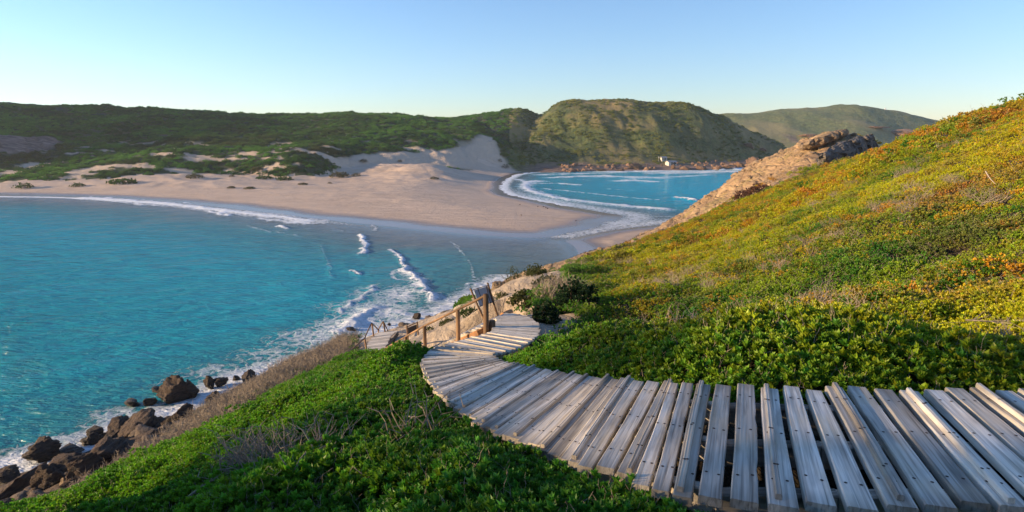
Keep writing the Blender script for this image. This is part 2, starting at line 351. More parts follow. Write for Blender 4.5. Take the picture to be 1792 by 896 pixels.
def sand_material():
    m = mat('beach_sand', rough=.9); t = NT(m); co = t.coord('Object')
    big = t.noise(t.mapping(co, (1, 2.2, 1)), .03, 5, .6); mid = t.noise(t.mapping(co, (.5, 2.0, 1), (0, 0, .2)), .35, 6, .65)
    c = t.mix(t.ramp(big, [(.35, (0, 0, 0)), (.65, (1, 1, 1))]), (.54, .41, .315), (.46, .35, .27))
    c = t.mix(t.math('MULTIPLY', t.ramp(mid, [(.45, (0, 0, 0)), (.75, (1, 1, 1))]), .45), c, (.56, .46, .37))
    tr_ = t.noise(t.mapping(co, (.12, .9, 1), (0, 0, .12)), .5, 7, .75, .6); c = t.mix(t.math('MULTIPLY', t.ramp(tr_, [(.52, (0, 0, 0)), (.60, (1, 1, 1))]), .35), c, (.30, .21, .15))
    sp_ = t.noise(co, .8, 3, .8); c = t.mix(t.math('MULTIPLY', t.ramp(sp_, [(.66, (0, 0, 0)), (.70, (1, 1, 1))]), .5), c, (.16, .11, .08))
    wet = t.attr('wet').outputs['Fac']
    c = t.mix(wet, c, (.21, .15, .115))
    t.l(t.mix(t.attr('scrub').outputs['Fac'], c, (.20, .15, .09)), t.b.inputs['Base Color'])
    t.l(t.math('SUBTRACT', .9, t.math('MULTIPLY', wet, .72)), t.b.inputs['Roughness']); t.l(t.math('ADD', .3, t.math('MULTIPLY', wet, .4)), t.b.inputs['Specular IOR Level'])
    foot = t.noise(co, 1.1, 5, .7)
    dryk = t.math('SUBTRACT', 1., wet)
    t.l(t.bump(t.math('MULTIPLY', t.math('ADD', t.math('MULTIPLY', foot, .25), t.math('MULTIPLY', mid, 1.1)), dryk), .8, .7), t.b.inputs['Normal'])
    return m
M_sand = sand_material()

def hill_material(name, greens, dryc, sc=1.):
    m = mat(name, rough=.95); t = NT(m); co = t.coord('Object')
    a = t.noise(co, .022*sc, 5, .6); b = t.noise(co, .16*sc, 6, .7); c_ = t.noise(co, .6*sc, 6, .75)
    col = t.mix(t.ramp(b, [(.38, (0, 0, 0)), (.62, (1, 1, 1))]), greens[0], greens[1])
    col = t.mix(t.ramp(c_, [(.40, (0, 0, 0)), (.60, (1, 1, 1))]), t.mix(.6, col, (.008, .014, .008)), col)
    col = t.mix(t.math('MULTIPLY', t.ramp(a, [(.45, (0, 0, 0)), (.62, (1, 1, 1))]), .75), col, dryc)
    st = t.noise(t.mapping(co, (.25, 1, 1.6)), .35, 8, .7)
    rock = t.ramp(st, [(.32, (.06, .045, .04)), (.5, (.19, .13, .11)), (.68, (.34, .26, .23))])
    col = t.mix(t.attr('sand').outputs['Fac'], col, (.56, .44, .34))
    col = t.mix(t.attr('rock').outputs['Fac'], col, rock)
    t.l(col, t.b.inputs['Base Color'])
    t.l(t.bump(t.math('ADD', b, t.math('MULTIPLY', c_, .6)), .9, 2.5), t.b.inputs['Normal'])
    return m
M_hill = hill_material('scrub_hill', ((.022, .055, .020), (.05, .105, .03)), (.055, .065, .04))
M_isl = hill_material('island_hill', ((.06, .10, .032), (.15, .17, .055)), (.28, .21, .10))
M_head = hill_material('headland_hill', ((.13, .18, .07), (.20, .22, .09)), (.27, .23, .11), .5)

# ------------------------------------------------------------------ mesh from arrays
def mesh_np(name, V, Fc, attrs=None, smooth=True):
    me = bpy.data.meshes.new(name)
    V = np.asarray(V, np.float32); Fc = np.asarray(Fc, np.int32); k = Fc.shape[1]
    me.vertices.add(len(V)); me.vertices.foreach_set('co', V.ravel())
    me.loops.add(Fc.size); me.loops.foreach_set('vertex_index', Fc.ravel())
    me.polygons.add(len(Fc)); me.polygons.foreach_set('loop_start', np.arange(0, Fc.size, k, dtype=np.int32))
    me.update(calc_edges=True)
    if smooth: me.polygons.foreach_set('use_smooth', np.ones(len(Fc), bool))
    for a, v in (attrs or {}).items():
        at = me.attributes.new(a, 'FLOAT', 'POINT'); at.data.foreach_set('value', np.asarray(v, np.float32))
    me.validate(); return me
def link(name, me, m=None, parent=None):
    o = bpy.data.objects.new(name, me); C.objects.link(o)
    if m is not None and not me.materials: me.materials.append(m)
    if parent is not None: o.parent = parent
    return o
def tag(o, label=None, cat=None, group=None, kind=None):
    if label: o['label'] = label
    if cat: o['category'] = cat
    if group: o['group'] = group
    if kind: o['kind'] = kind
    return o
def empty(name, loc, label, cat, group=None):
    o = bpy.data.objects.new(name, None); C.objects.link(o); o.location = loc; o.empty_display_size = .2
    return tag(o, label, cat, group)
def sub_mesh(V, Fc, keep, attrs):
    used = np.zeros(len(V), bool); used[Fc[keep].ravel()] = True
    idx = np.cumsum(used)-1
    return V[used], idx[Fc[keep]], {a: v[used] for a, v in attrs.items()}

# polar grid round the viewpoint: fine in front, coarse behind
def polar(rs, ths):
    rr, tt = np.meshgrid(rs, ths, indexing='ij'); x = rr*np.sin(tt); y = rr*np.cos(tt)
    nr, nt = rr.shape
    i = np.arange(nr-1)[:, None]*nt+np.arange(nt-1)[None]
    Fc = np.stack([i, i+1, i+nt+1, i+nt], -1).reshape(-1, 4)[:, ::-1]
    return x.ravel(), y.ravel(), Fc
fine = np.radians(np.arange(-46, 46.01, .16))
coarse_l = np.radians(np.arange(-180, -46, 2.5)); coarse_r = np.radians(np.arange(48.5, 180.1, 2.5))
ths = np.r_[coarse_l, fine, coarse_r]
rs = [.8]
while rs[-1] < 1300:
    r_ = rs[-1]; k = .018 if r_ < 12 else (.011 if r_ < 200 else (.0065 if r_ < 520 else .015))
    rs.append(r_*(1+k))
rs = np.array(rs)
X, Y, FC = polar(rs, ths)
L4 = layers(X, Y); Z = L4.max(0); which = L4.argmax(0)
V = np.c_[X, Y, Z]
eps = .6
# masks on the near hillside
def H0(x, y): return near_tps(x, y)
def path_mask(x, y):
    d = np.full(len(x), 9.)
    P1 = [PY(*q)[:2] for q in [(1040, 452, 85), (1000, 462, 62), (960, 470, 54), (925, 490, 44), (895, 505, 36), (860, 530, 26), (830, 560, 23), (790, 575, 25), (750, 590, 30), (700, 590, 36), (690, 580, 40)]]
    d = seg_dist(x, y, P1)
    w = 1.0+fbm(x, y, 6, 3, 51)*2.2+sstep(60, 40, y)*.8
    d2 = seg_dist(x, y, [p[:2] for p, q in LF]); d2 = np.minimum(d2, seg_dist(x, y, [q[:2] for p, q in LF])); d = np.minimum(d, d2+1.4)
    bank = sstep(12.5, 10.5, H0(x, y)+(fbm(x, y, 3, 3, 57)-.5)*4)*sstep(-.31, -.25, x/np.maximum(y, 1))*sstep(.06, .0, x/np.maximum(y, 1))*sstep(26, 30, y)
    return np.maximum(sstep(w+.6, w-.5, d), bank*sstep(.35, .45, fbm(x, y, 4, 3, 58)))
def rock_mask(x, y, z):
    # promontory slabs plus scattered outcrops
    ln = seg_dist(x, y, [PY(*q)[:2] for q in [(1215, 380, 150), (1300, 320, 128), (1400, 272, 108), (1500, 262, 98)]])
    a = sstep(27, 16, ln+(fbm(x, y, 8, 4, 52)-.5)*20)
    b = sstep(-.02, .05, fbm(x*.6+y*.5, y*.6-x*.3, 9, 4, 53)-.64)*sstep(50, 75, y)
    ce = 0
    for (px, py, Yd, w) in [(1160, 405, 112, 7), (1140, 412, 104, 5), (1185, 396, 120, 6), (1345, 346, 84, 5), (1230, 385, 100, 3), (1100, 428, 96, 3)]:
        p = PY(px, py, Yd); ce = np.maximum(ce, sstep(1.0, .6, np.hypot((x-p[0]), (y-p[1])*.6)/w+(fbm(x, y, 5, 3, 54)-.5)*.8))
    shore = sstep(5.0, 2.6, z+(fbm(x, y, 5, 3, 55)-.5)*3-2.2*sstep(-.2, -.3, x/np.maximum(y, 1)))
    return np.clip(np.maximum(np.maximum(a, b*0.8), np.maximum(ce, shore)), 0, 1)
def dry_mask(x, y, z):
    edge = sstep(10.5, 7.5, z+(fbm(x, y, 4, 3, 56)-.5)*3)*sstep(-.25, -.31, x/np.maximum(y, 1))*sstep(75, 50, y)
    p = PY(985, 540, 22); g = .6*np.exp(-((x-p[0])**2/.5+(y-p[1])**2/12))
    return np.clip(np.maximum(edge, g*.9), 0, 1)
mk = which == 0
sandA = np.zeros(len(X)); rockA = np.zeros(len(X)); dryA = np.zeros(len(X)); scrub = np.zeros(len(X)); wet = np.zeros(len(X))
sandA[mk] = path_mask(X[mk], Y[mk]); rockA[mk] = rock_mask(X[mk], Y[mk], Z[mk]); dryA[mk] = dry_mask(X[mk], Y[mk], Z[mk])
sandA = np.where(mk, sandA*(1-rockA), 0)
bk = which == 1
zz = Z[bk]+(fbm(X[bk], Y[bk], 14, 3, 61)-.5)*.15
wet[bk] = sstep(.42, .12, zz)
wet[mk] = rockA[mk]*sstep(75, 60, Y[mk])*sstep(-.05, -.15, X[mk]/np.maximum(Y[mk], 1))
# far hills: sandy scars low down, cliff
def chute(x, y):
    P_ = np.array([PY(*q)[:2] for q in [(596, 285, 312), (640, 279, 326), (700, 276, 340), (770, 272, 356), (815, 264, 374), (838, 252, 388), (849, 243, 400), (857, 243, 400), (866, 260, 390), (880, 282, 380), (900, 298, 368), (880, 306, 345), (700, 306, 322), (600, 302, 305)]])
    return sstep(-3.5, 1.5, sdist(x, y, P_)+(fbm(x, y, 6, 3, 66)-.5)*5)
fk = (which == 2)
sc_ = fbm(X[fk]*.7, Y[fk]*2.0, 13, 4, 62)
low = sstep(24, 10, Z[fk])*sstep(10, -30, X[fk])
sandA[fk] = np.maximum(sstep(.66, .70, sc_+low*.04-.0)*low, chute(X[fk], Y[fk]))
cl = np.exp(-(((X[fk]+262)/30)**2+((Y[fk]-318)/26)**2))
shore = sstep(4.5, 2., Z[fk]+(fbm(X[fk], Y[fk], 9, 3, 63)-.5)*4)*sstep(0, 20, X[fk])
rockA[fk] = np.maximum(sstep(.42, .55, cl+(fbm(X[fk], Y[fk], 12, 3, 64)-.5)*.5), shore)
hk = which == 3
rc = fbm(X[hk], Y[hk]*.7, 30, 4, 65)
sandA[hk] = 0
rockA[hk] = sstep(.60, .68, rc)*sstep(30, 15, Z[hk])*sstep(260, 330, X[hk])
attrs = {'sand': sandA, 'rock': rockA, 'dry': dryA, 'wet': wet, 'scrub': scrub}
fw = which[FC].min(1)
zmax = Z[FC].max(1)
cenx = X[FC].mean(1)
def region(name, keep, m, kind='structure', **kw):
    v, f, a = sub_mesh(V, FC, keep & (zmax > -3.2), attrs)
    o = link(name, mesh_np(name, v, f, a), m); tag(o, kind=kind, **kw); return o
region('hillside', fw == 0, M_ground)
region('beach', fw == 1, M_sand)
region('scrub_hill', (fw == 2) & (cenx < -2), M_hill)
region('island_hill', (fw == 2) & (cenx >= -2), M_isl)
region('far_headland', fw == 3, M_head)

# ------------------------------------------------------------------ sea
def sea():
    rs = [20.]
    while rs[-1] < 9000:
        r_ = rs[-1]; k = .0062 if r_ < 480 else .06
        rs.append(r_*(1+k))
    th = np.r_[np.radians(np.arange(-180, -46, 4)), np.radians(np.arange(-46, 40, .16)), np.radians(np.arange(40, 180.1, 4))]
    x, y, f = polar(np.array(rs), th)
    h = layers(x, y)
    bed = h.max(0)
    depth = np.clip(-bed, 0, 9)
    d = np.minimum(np.abs(x*0)+99, 99)
    # true distance from sand shore and from the rocky shore
    dsand = np.minimum(seg_dist(x, y, BA, True), seg_dist(x, y, BB, True))
    NSW = [PZ(*q, 0)[:2] for q in NS]
    drock = seg_dist(x, y, NSW)
    foam = np.zeros(len(x)); streak = np.zeros(len(x)); lift = np.zeros(len(x))
    def wave(pts, w, amp, trail=0, h=0.25, side=1):
        nonlocal foam, lift
        P = smooth_poly([PZ(*q, 0)[:2] for q in pts], 2, False)
        sc = .9+w*1.1; dd = seg_dist(x+(fbm(x, y, sc, 3, 171)-.5)*w*2.6, y+(fbm(x, y, sc, 3, 172)-.5)*w*2.6, P)
        wob = .35+1.5*fbm(x, y, 1.0+w*.9, 3, 71)
        foam = np.maximum(foam, amp*np.exp(-(dd/(w*wob))**2))
        if trail: foam = np.maximum(foam, trail*np.exp(-(dd/(w*3.2))**2))
        lift = np.maximum(lift, h*.7*np.exp(-(dd/(w*1.3))**2))
    left = (x < 12) & (y < 240)
    # foam band along the left beach
    bw = sstep(30, -110, x)*left
    foam = np.maximum(foam, bw*.95*np.exp(-((dsand-2.0-3*fbm(x, y, 22, 2, 72))/(1.3+2.2*fbm(x, y, 16, 2, 73)))**2))
    wave([(150, 346), (230, 351), (330, 360), (400, 370), (470, 377), (545, 388)], 2.1, 1.0, .7, .3)
    wave([(200, 353), (280, 361)], 1.5, .8, .4, .3)
    wave([(460, 383), (500, 388), (540, 392)], 1.5, .8, .4, .2)
    wave([(365, 371), (380, 374), (400, 377)], 1.3, 1.0, .4, .4); wave([(490, 396), (497, 398), (503, 401)], .8, 1.0, .3, .4)
    wave([(632, 411), (640, 425), (637, 436), (632, 444)], .75, 1.1, .3, .4); wave([(616, 474), (623, 478), (629, 481)], .45, 1.0, .3, .3)
    wave([(650, 394), (658, 400), (655, 404)], .6, .6); wave([(580, 402), (612, 405)], .6, .55)
    wave([(683, 438), (695, 445), (706, 462), (709, 474)], .55, 1.05, .4, .35)
    wave([(708, 472), (722, 484), (735, 500), (745, 514), (767, 523)], .85, 1.15, .62, .45)
    wave([(690, 474), (680, 482), (695, 490), (715, 490)], .5, .7, .35, .1)
    wave([(765, 421), (785, 420), (806, 433), (800, 446)], .25, .5, 0, .05); wave([(748, 440), (770, 428)], .2, .35, 0, .05)
    wave([(790, 424), (815, 447), (827, 470), (829, 492)], .32, .52, .12, .1)
    wave([(560, 430), (575, 455), (580, 485)], .5, .42, .15, .3); wave([(430, 395), (470, 405), (520, 412)], .8, .5, .2, .25); wave([(655, 500), (640, 515), (615, 530), (590, 548)], .7, .8, .5, .3)
    wave([(818, 497), (832, 497), (842, 500)], .5, .9, .2, .2); wave([(770, 514), (800, 505), (840, 498)], .35, .5, .15, .1)
    wave([(600, 580), (640, 548), (625, 560), (650, 540)], 1.0, 1.0, .55, .5)
    wave([(690, 545), (715, 552), (722, 558)], .8, .9, .5, .2)
    # lace of spent foam between the wave and the stairs
    for (px, py, ax, ay, am) in [(700, 515, 5, 8, .70), (660, 545, 7, 8, .72), (620, 570, 7, 7, .74), (560, 590, 8, 6, .62), (590, 535, 6, 4, .45), (640, 510, 5, 6, .5), (30, 810, 3.5, 3, .85), (130, 775, 5, 2.5, .62), (230, 725, 5, 2.5, .6), (740, 540, 6, 5, .42), (680, 575, 6, 5, .6), (600, 560, 6, 4, .46), (470, 620, 7, 5, .50), (380, 650, 6, 4, .5), (300, 670, 4, 3, .4), (800, 525, 5, 4, .40), (520, 600, 6, 4, .46)]:
        p = PZ(px, py, 0); foam = np.maximum(foam, am*np.exp(-((x-p[0])/ax)**2-((y-p[1])/ay)**2))
    # wash along the rocky shore
    rk = sstep(6, -4, x)*(y < 95)
    foam = np.maximum(foam, rk*(.70*np.exp(-(drock/4.2)**2)+.20*np.exp(-(drock/9)**2)))
    # right-hand bay
    rb = (y > 128) & (x > -12) & ((y > 150) | (x > 12))
    wave([(1165, 366), (1080, 360), (1000, 351), (950, 341), (925, 333), (916, 326), (930, 317), (945, 317)], 1.9, 1.1, .6, .5)
    wave([(906, 314), (925, 320), (947, 318)], 2.0, .9, .5, .3)
    foam = np.maximum(foam, rb*.62*np.exp(-((dsand-4)/7.0)**2)*sstep(330, 200, y*1.0+0*x)+0)
    foam = np.maximum(foam, rb*.85*np.exp(-(dsand/5.0)**2)*(y > 190))
    wave([(1180, 346), (1200, 348), (1216, 351)], 1.2, 1.1, .2, .9)
    wave([(1030, 309), (1080, 309), (1150, 311)], 3.5, .95, .6, .3); wave([(1080, 317), (1110, 315), (1140, 318)], 3.0, .95, .5, .3)
    wave([(940, 306), (1000, 304), (1060, 303)], 3.5, .8, .5, .2); wave([(1060, 300.5), (1130, 299.5), (1220, 299.5), (1300, 300)], 5.5, 1.1, .7, .3)
    wave([(1262, 297), (1290, 296), (1320, 298)], 5, 1.2, .8, 1.6)
    wave([(1150, 303), (1250, 301)], 5, .9, .6, .2); wave([(960, 311), (1010, 309), (1060, 307)], 3, .9, .5, .3); wave([(1100, 312), (1180, 310), (1240, 306)], 2.5, .75, .5, .3); wave([(930, 322), (975, 320), (1010, 324)], 2, .8, .4, .3); wave([(950, 330), (1020, 337), (1090, 345), (1150, 350)], 1.3, .75, .35, .3); wave([(1060, 331), (1110, 333)], 1.2, .6, .2, .2); wave([(1010, 314), (1030, 315)], 2, .5, 0, .1)
    # the stream between the bays
    wave([(975, 414), (1010, 410), (1060, 400), (1110, 392), (1180, 385)], 2.2, .62, .50, .02)
    wave([(1060, 374), (1120, 376), (1180, 380)], 2.5, .45, .35, .02)
    # swell
    amp = sstep(3, 18, np.minimum(dsand, drock*1.5))
    ph = (x*.35-y*.94+fbm(x, y, 60, 2, 75)*18)
    z = amp*(.035*np.sin(ph*2*np.pi/9)+.03*np.sin((x*.6-y*.8+fbm(x, y, 20, 2, 76)*8)*2*np.pi/4.3))+lift*np.clip(foam, 0, 1)*1.0
    z = z+np.clip(foam, 0, 1)*(fbm(x, y, 1.6, 3, 77)-.4)*.25*sstep(.5, 1, foam)
    shallow = sstep(1.9, .0, np.where(dsand < 80, dsand*.028, depth))
    me = mesh_np('sea', np.c_[x, y, z], f, {'foam': foam, 'dsand': np.clip(dsand/90, 0, 1), 'drock': np.clip(drock/30, 0, 1), 'shallow': shallow})
    m = mat('sea_water', rough=.08); t = NT(m); co = t.coord('Object')
    ds = t.attr('dsand').outputs['Fac']; dr = t.attr('drock').outputs['Fac']
    g = t.n('ShaderNodeNewGeometry'); sx = t.n('ShaderNodeSeparateXYZ'); t.l(g.outputs['Position'], sx.inputs[0])
    big = t.noise(co, .018, 4, .6)
    dd = t.math('ADD', ds, t.math('MULTIPLY', t.math('SUBTRACT', big, .5), .45))
    col = t.ramp(dd, [(.0, (.24, .27, .30)), (.14, (.19, .27, .32)), (.30, (.07, .36, .46)), (.50, (.02, .39, .52)), (.85, (.002, .30, .38))])
    rb = t.ramp(t.math('MULTIPLY', t.math('SUBTRACT', sx.outputs[1], 100), .004), [(.18, (0, 0, 0)), (.42, (1, 1, 1))])
    rx = t.ramp(t.math('MULTIPLY', t.math('ADD', sx.outputs[0], 20), .01), [(.1, (0, 0, 0)), (.3, (1, 1, 1))])
    rbm = t.math('MULTIPLY', rb, rx)
    col = t.mix(rbm, col, t.ramp(dd, [(.03, (.22, .42, .50)), (.16, (.05, .50, .70)), (.45, (.015, .40, .62))]))
    gr = t.ramp(dr, [(.0, (1, 1, 1)), (.55, (0, 0, 0))])
    col = t.mix(t.math('MULTIPLY', gr, .45), col, (.075, .13, .10))
    # foam
    fa = t.attr('foam').outputs['Fac']
    dist = t.n('ShaderNodeTexNoise'); dist.inputs['Scale'].default_value = .55; dist.inputs['Detail'].default_value = 5; t.l(co, dist.inputs['Vector'])
    vm = t.n('ShaderNodeVectorMath', operation='MULTIPLY_ADD'); t.l(dist.outputs['Color'], vm.inputs[0]); vm.inputs[1].default_value = (3.0, 3.0, 0); t.l(co, vm.inputs[2])
    def lace(scale):
        v = t.n('ShaderNodeTexVoronoi', feature='DISTANCE_TO_EDGE'); v.inputs['Scale'].default_value = scale; t.l(vm.outputs[0], v.inputs['Vector']); return v.outputs[0]
    e1 = t.math('SUBTRACT', 1., t.math('MULTIPLY', lace(.75), 2.6)); e2 = t.math('SUBTRACT', 1., t.math('MULTIPLY', lace(2.2), 2.2))
    nz = t.noise(co, 1.6, 7, .75)
    pat = t.math('ADD', t.math('MULTIPLY', e1, .35), t.math('ADD', t.math('MULTIPLY', e2, .22), t.math('MULTIPLY', nz, .62)))
    fm = t.math('ADD', t.math('MULTIPLY', fa, 1.15), t.math('MULTIPLY', t.math('SUBTRACT', pat, .78), 1.0))
    fm = t.ramp(fm, [(.40, (0, 0, 0)), (.52, (.5, .5, .5)), (.80, (1, 1, 1))])
    fm = t.math('MULTIPLY', fm, t.ramp(fa, [(.12, (0, 0, 0)), (.35, (1, 1, 1))]))
    t.l(t.mix(fm, col, (.72, .76, .80)), t.b.inputs['Base Color'])
    t.l(t.math('ADD', .10, t.math('MULTIPLY', fm, .6)), t.b.inputs['Roughness'])
    t.b.inputs['IOR'].default_value = 1.33; t.b.inputs['Specular IOR Level'].default_value = .2
    # ripples, calmer over the thin wet film
    r1 = t.noise(t.mapping(co, (.55, 1.5, 1), (0, 0, .35)), .95, 5, .6, .3); r2 = t.noise(t.mapping(co, (.6, 1.3, 1), (0, 0, -.3)), 3.0, 3, .6)
    hh = t.math('ADD', r1, t.math('MULTIPLY', r2, .30))
    hh = t.math('ADD', hh, t.math('MULTIPLY', t.noise(t.mapping(co, (.5, 1.6, 1), (0, 0, .45)), .22, 4, .55, .5), 2.2))
    calm = t.ramp(ds, [(.02, (.04, .04, .04)), (.25, (1, 1, 1))])
    hh = t.math('ADD', t.math('MULTIPLY', hh, calm), t.math('MULTIPLY', fm, .35))
    t.l(t.bump(hh, 1.0, .75), t.b.inputs['Normal'])
    # thin water shows the sand below
    tr = t.n('ShaderNodeBsdfTransparent'); mx = t.n('ShaderNodeMixShader')
    tr.inputs[0].default_value = (.80, .88, .90, 1)
    sp_ = t.ramp(ds, [(.0, (1, 1, 1)), (.22, (0, 0, 0))]); t.l(t.math('ADD', .22, t.math('MULTIPLY', sp_, .75)), t.b.inputs['Specular IOR Level'])
    al = t.math('MULTIPLY', t.math('MULTIPLY', t.attr('shallow').outputs['Fac'], .40), t.math('SUBTRACT', 1., fm))
    t.l(al, mx.inputs[0]); t.l(t.b.outputs[0], mx.inputs[1]); t.l(tr.outputs[0], mx.inputs[2]); t.l(mx.outputs[0], t.out.inputs[0])
    tag(link('sea', me, m), kind='structure')
sea()

# ------------------------------------------------------------------ wood
def wood_material(name, cols, warm=0.):
    m = mat(name, rough=.8); t = NT(m); co = t.attr('grain').outputs['Vector']; rndm = t.attr('board').outputs['Fac']
    off = t.n('ShaderNodeVectorMath', operation='ADD'); t.l(co, off.inputs[0])
    cmb = t.n('ShaderNodeCombineXYZ'); t.l(t.math('MULTIPLY', rndm, 50), cmb.inputs[0]); t.l(t.math('MULTIPLY', rndm, 13), cmb.inputs[1]); t.l(cmb.outputs[0], off.inputs[1])
    v = off.outputs[0]
    ring = t.noise(t.mapping(v, (.55, 15, 6)), 1.6, 3, .5, .8); grain = t.noise(t.mapping(v, (1.2, 60, 20)), 1.5, 2, .5)
    blot = t.noise(v, 2.2, 4, .6)
    c = t.ramp(ring, [(.28, tuple(.5*(p+q) for p, q in zip(cols[0], cols[1]))), (.42, cols[1]), (.56, cols[2]), (.75, cols[1])])
    c = t.mix(t.math('MULTIPLY', t.ramp(grain, [(.50, (1, 1, 1)), (.38, (0, 0, 0))][::-1]), .0), c, c)
    gd = t.ramp(grain, [(.30, (.50, .50, .50)), (.50, (1, 1, 1))])
    c = t.mix(1., c, gd, 'MULTIPLY'); c = t.mix(t.math('MULTIPLY', t.ramp(t.noise(t.mapping(v, (1.4, 9, 3)), 1.3, 3, .6), [(.50, (0, 0, 0)), (.66, (1, 1, 1))]), .6), c, cols[0])
    c = t.mix(t.math('MULTIPLY', t.ramp(blot, [(.48, (0, 0, 0)), (.68, (1, 1, 1))]), .55), c, cols[3])
    ex = t.n('ShaderNodeSeparateXYZ'); t.l(co, ex.inputs[0]); en = t.ramp(t.math('ADD', t.math('ABSOLUTE', ex.outputs[0]), t.math('MULTIPLY', blot, .12)), [(.58, (0, 0, 0)), (.74, (1, 1, 1))])
    c = t.mix(t.math('MULTIPLY', en, .45), c, tuple(v*.45 for v in cols[0]))
    kn = t.n('ShaderNodeTexVoronoi'); kn.inputs['Scale'].default_value = 1.6; t.l(t.mapping(v, (1., 3., 1.)), kn.inputs['Vector']); c = t.mix(t.math('MULTIPLY', t.ramp(kn.outputs['Distance'], [(.03, (1, 1, 1)), (.08, (0, 0, 0))]), .6), c, tuple(v*.4 for v in cols[0]))
    br = t.math('ADD', .62, t.math('MULTIPLY', rndm, .62))
    mm = t.n('ShaderNodeVectorMath', operation='SCALE'); t.l(c, mm.inputs[0]); t.l(br, mm.inputs['Scale'])
    t.l(mm.outputs[0], t.b.inputs['Base Color'])
    t.l(t.bump(t.math('ADD', grain, t.math('MULTIPLY', ring, .6)), .5, .004), t.b.inputs['Normal'])
    return m
M_wood = wood_material('weathered_plank', ((.23, .195, .16), (.58, .52, .44), (.76, .70, .61), (.66, .54, .37)))
M_post = wood_material('brown_post', ((.11, .065, .035), (.22, .13, .07), (.30, .18, .10), (.14, .09, .06)))
M_beam = wood_material('orange_beam', ((.20, .09, .04), (.40, .19, .08), (.52, .27, .12), (.20, .12, .08)))
M_nail = mat('rusty_nail', (.05, .03, .022), .7)
M_dark = mat('dark_board', (.03, .022, .02), .7)

def board_attrs(me, seed):
    n_ = len(me.vertices); v = np.empty(n_*3, np.float32); me.vertices.foreach_get('co', v)
    at = me.attributes.new('grain', 'FLOAT_VECTOR', 'POINT'); at.data.foreach_set('vector', v)
    at = me.attributes.new('board', 'FLOAT', 'POINT'); at.data.foreach_set('value', np.full(n_, random.Random(seed*7+1).random(), np.float32))
def plank_mesh(name, L, w0, w1, th, seed, nails=True, nl=(.16, .52, .86)):
    rg = random.Random(seed); n_ = 14; V = []; Fq = []; mi = []
    bow = rg.uniform(-.006, .006); prof = []
    ph = rg.random()*6
    b = .006
    for i in range(n_+1):
        u = i/n_; x = (u-.5)*L; w = (w0+(w1-w0)*u)/2
        e1 = rg.uniform(-.001, .001)+.0012*math.sin(u*7+ph); e2 = rg.uniform(-.001, .001)+.0012*math.sin(u*9+ph*2)
        if rg.random() < .03: e1 += .006
        yl = -w+e1+bow*math.sin(u*3.14); yr = w+e2+bow*math.sin(u*3.14); zt = th/2+rg.uniform(-.0008, .0008)
        V += [(x, yl, -th/2), (x, yl, zt-b), (x, yl+b, zt), (x, (yl+yr)/2, zt-.0015), (x, yr-b, zt), (x, yr, zt-b), (x, yr, -th/2)]
    k = 7
    for i in range(n_):
        for j in range(k):
            a = i*k+j; c = i*k+(j+1) % k
            Fq.append((a, c, c+k, a+k))
    Fq.append(tuple(range(k-1, -1, -1))); Fq.append(tuple(n_*k+j for j in range(k)))
    Fq = [tuple(reversed(f)) for f in Fq]
    mi = [0]*len(Fq)
    if nails:
        for u in nl:
            for s in (-.28, .28):
                w = (w0+(w1-w0)*u)
                cx = (u-.5)*L+rg.uniform(-.012, .012); cy = s*w+rg.uniform(-.006, .006); r_ = .0078
                base = len(V); V.append((cx, cy, th/2+.0022))
                for a in range(7): V.append((cx+r_*math.cos(a*.8976), cy+r_*math.sin(a*.8976), th/2+.0006))
                for a in range(7): Fq.append((base, base+1+a, base+1+(a+1) % 7)); mi.append(1)
    me = bpy.data.meshes.new(name); me.from_pydata(V, [], Fq); me.update()
    me.materials.append(M_wood); me.materials.append(M_nail)
    me.polygons.foreach_set('material_index', mi); me.validate(); board_attrs(me, seed)
    return me
def frame_to(a, b, parent_loc=(0, 0, 0), up=Vector((0, 0, 1)), roll=0.):
    a = Vector(a); b = Vector(b); xd = (b-a).normalized(); yd = up.cross(xd).normalized(); zd = xd.cross(yd)
    M = Matrix((xd, yd, zd)).transposed().to_4x4(); M.translation = (a+b)/2-Vector(parent_loc)
    return M @ Matrix.Rotation(roll, 4, 'X')
def beam_mesh(name, L, w, h, seed=0, nseg=8):
    rg = random.Random(seed); V = []; Fq = []
    for i in range(nseg+1):
        x = (i/nseg-.5)*L; dy = rg.uniform(-.004, .004); dz = rg.uniform(-.003, .003); b = min(w, h)*.12
        for (yy, zz) in ((-w/2+b, -h/2), (w/2-b, -h/2), (w/2, -h/2+b), (w/2, h/2-b), (w/2-b, h/2), (-w/2+b, h/2), (-w/2, h/2-b), (-w/2, -h/2+b)): V.append((x, yy+dy, zz+dz))
    for i in range(nseg):
        for j in range(8): a = i*8+j; c = i*8+(j+1) % 8; Fq.append((a, a+8, c+8, c))
    Fq.append(tuple(range(8))); Fq.append(tuple(nseg*8+j for j in range(7, -1, -1)))
    me = bpy.data.meshes.new(name); me.from_pydata(V, [], Fq); me.update(); board_attrs(me, seed); return me
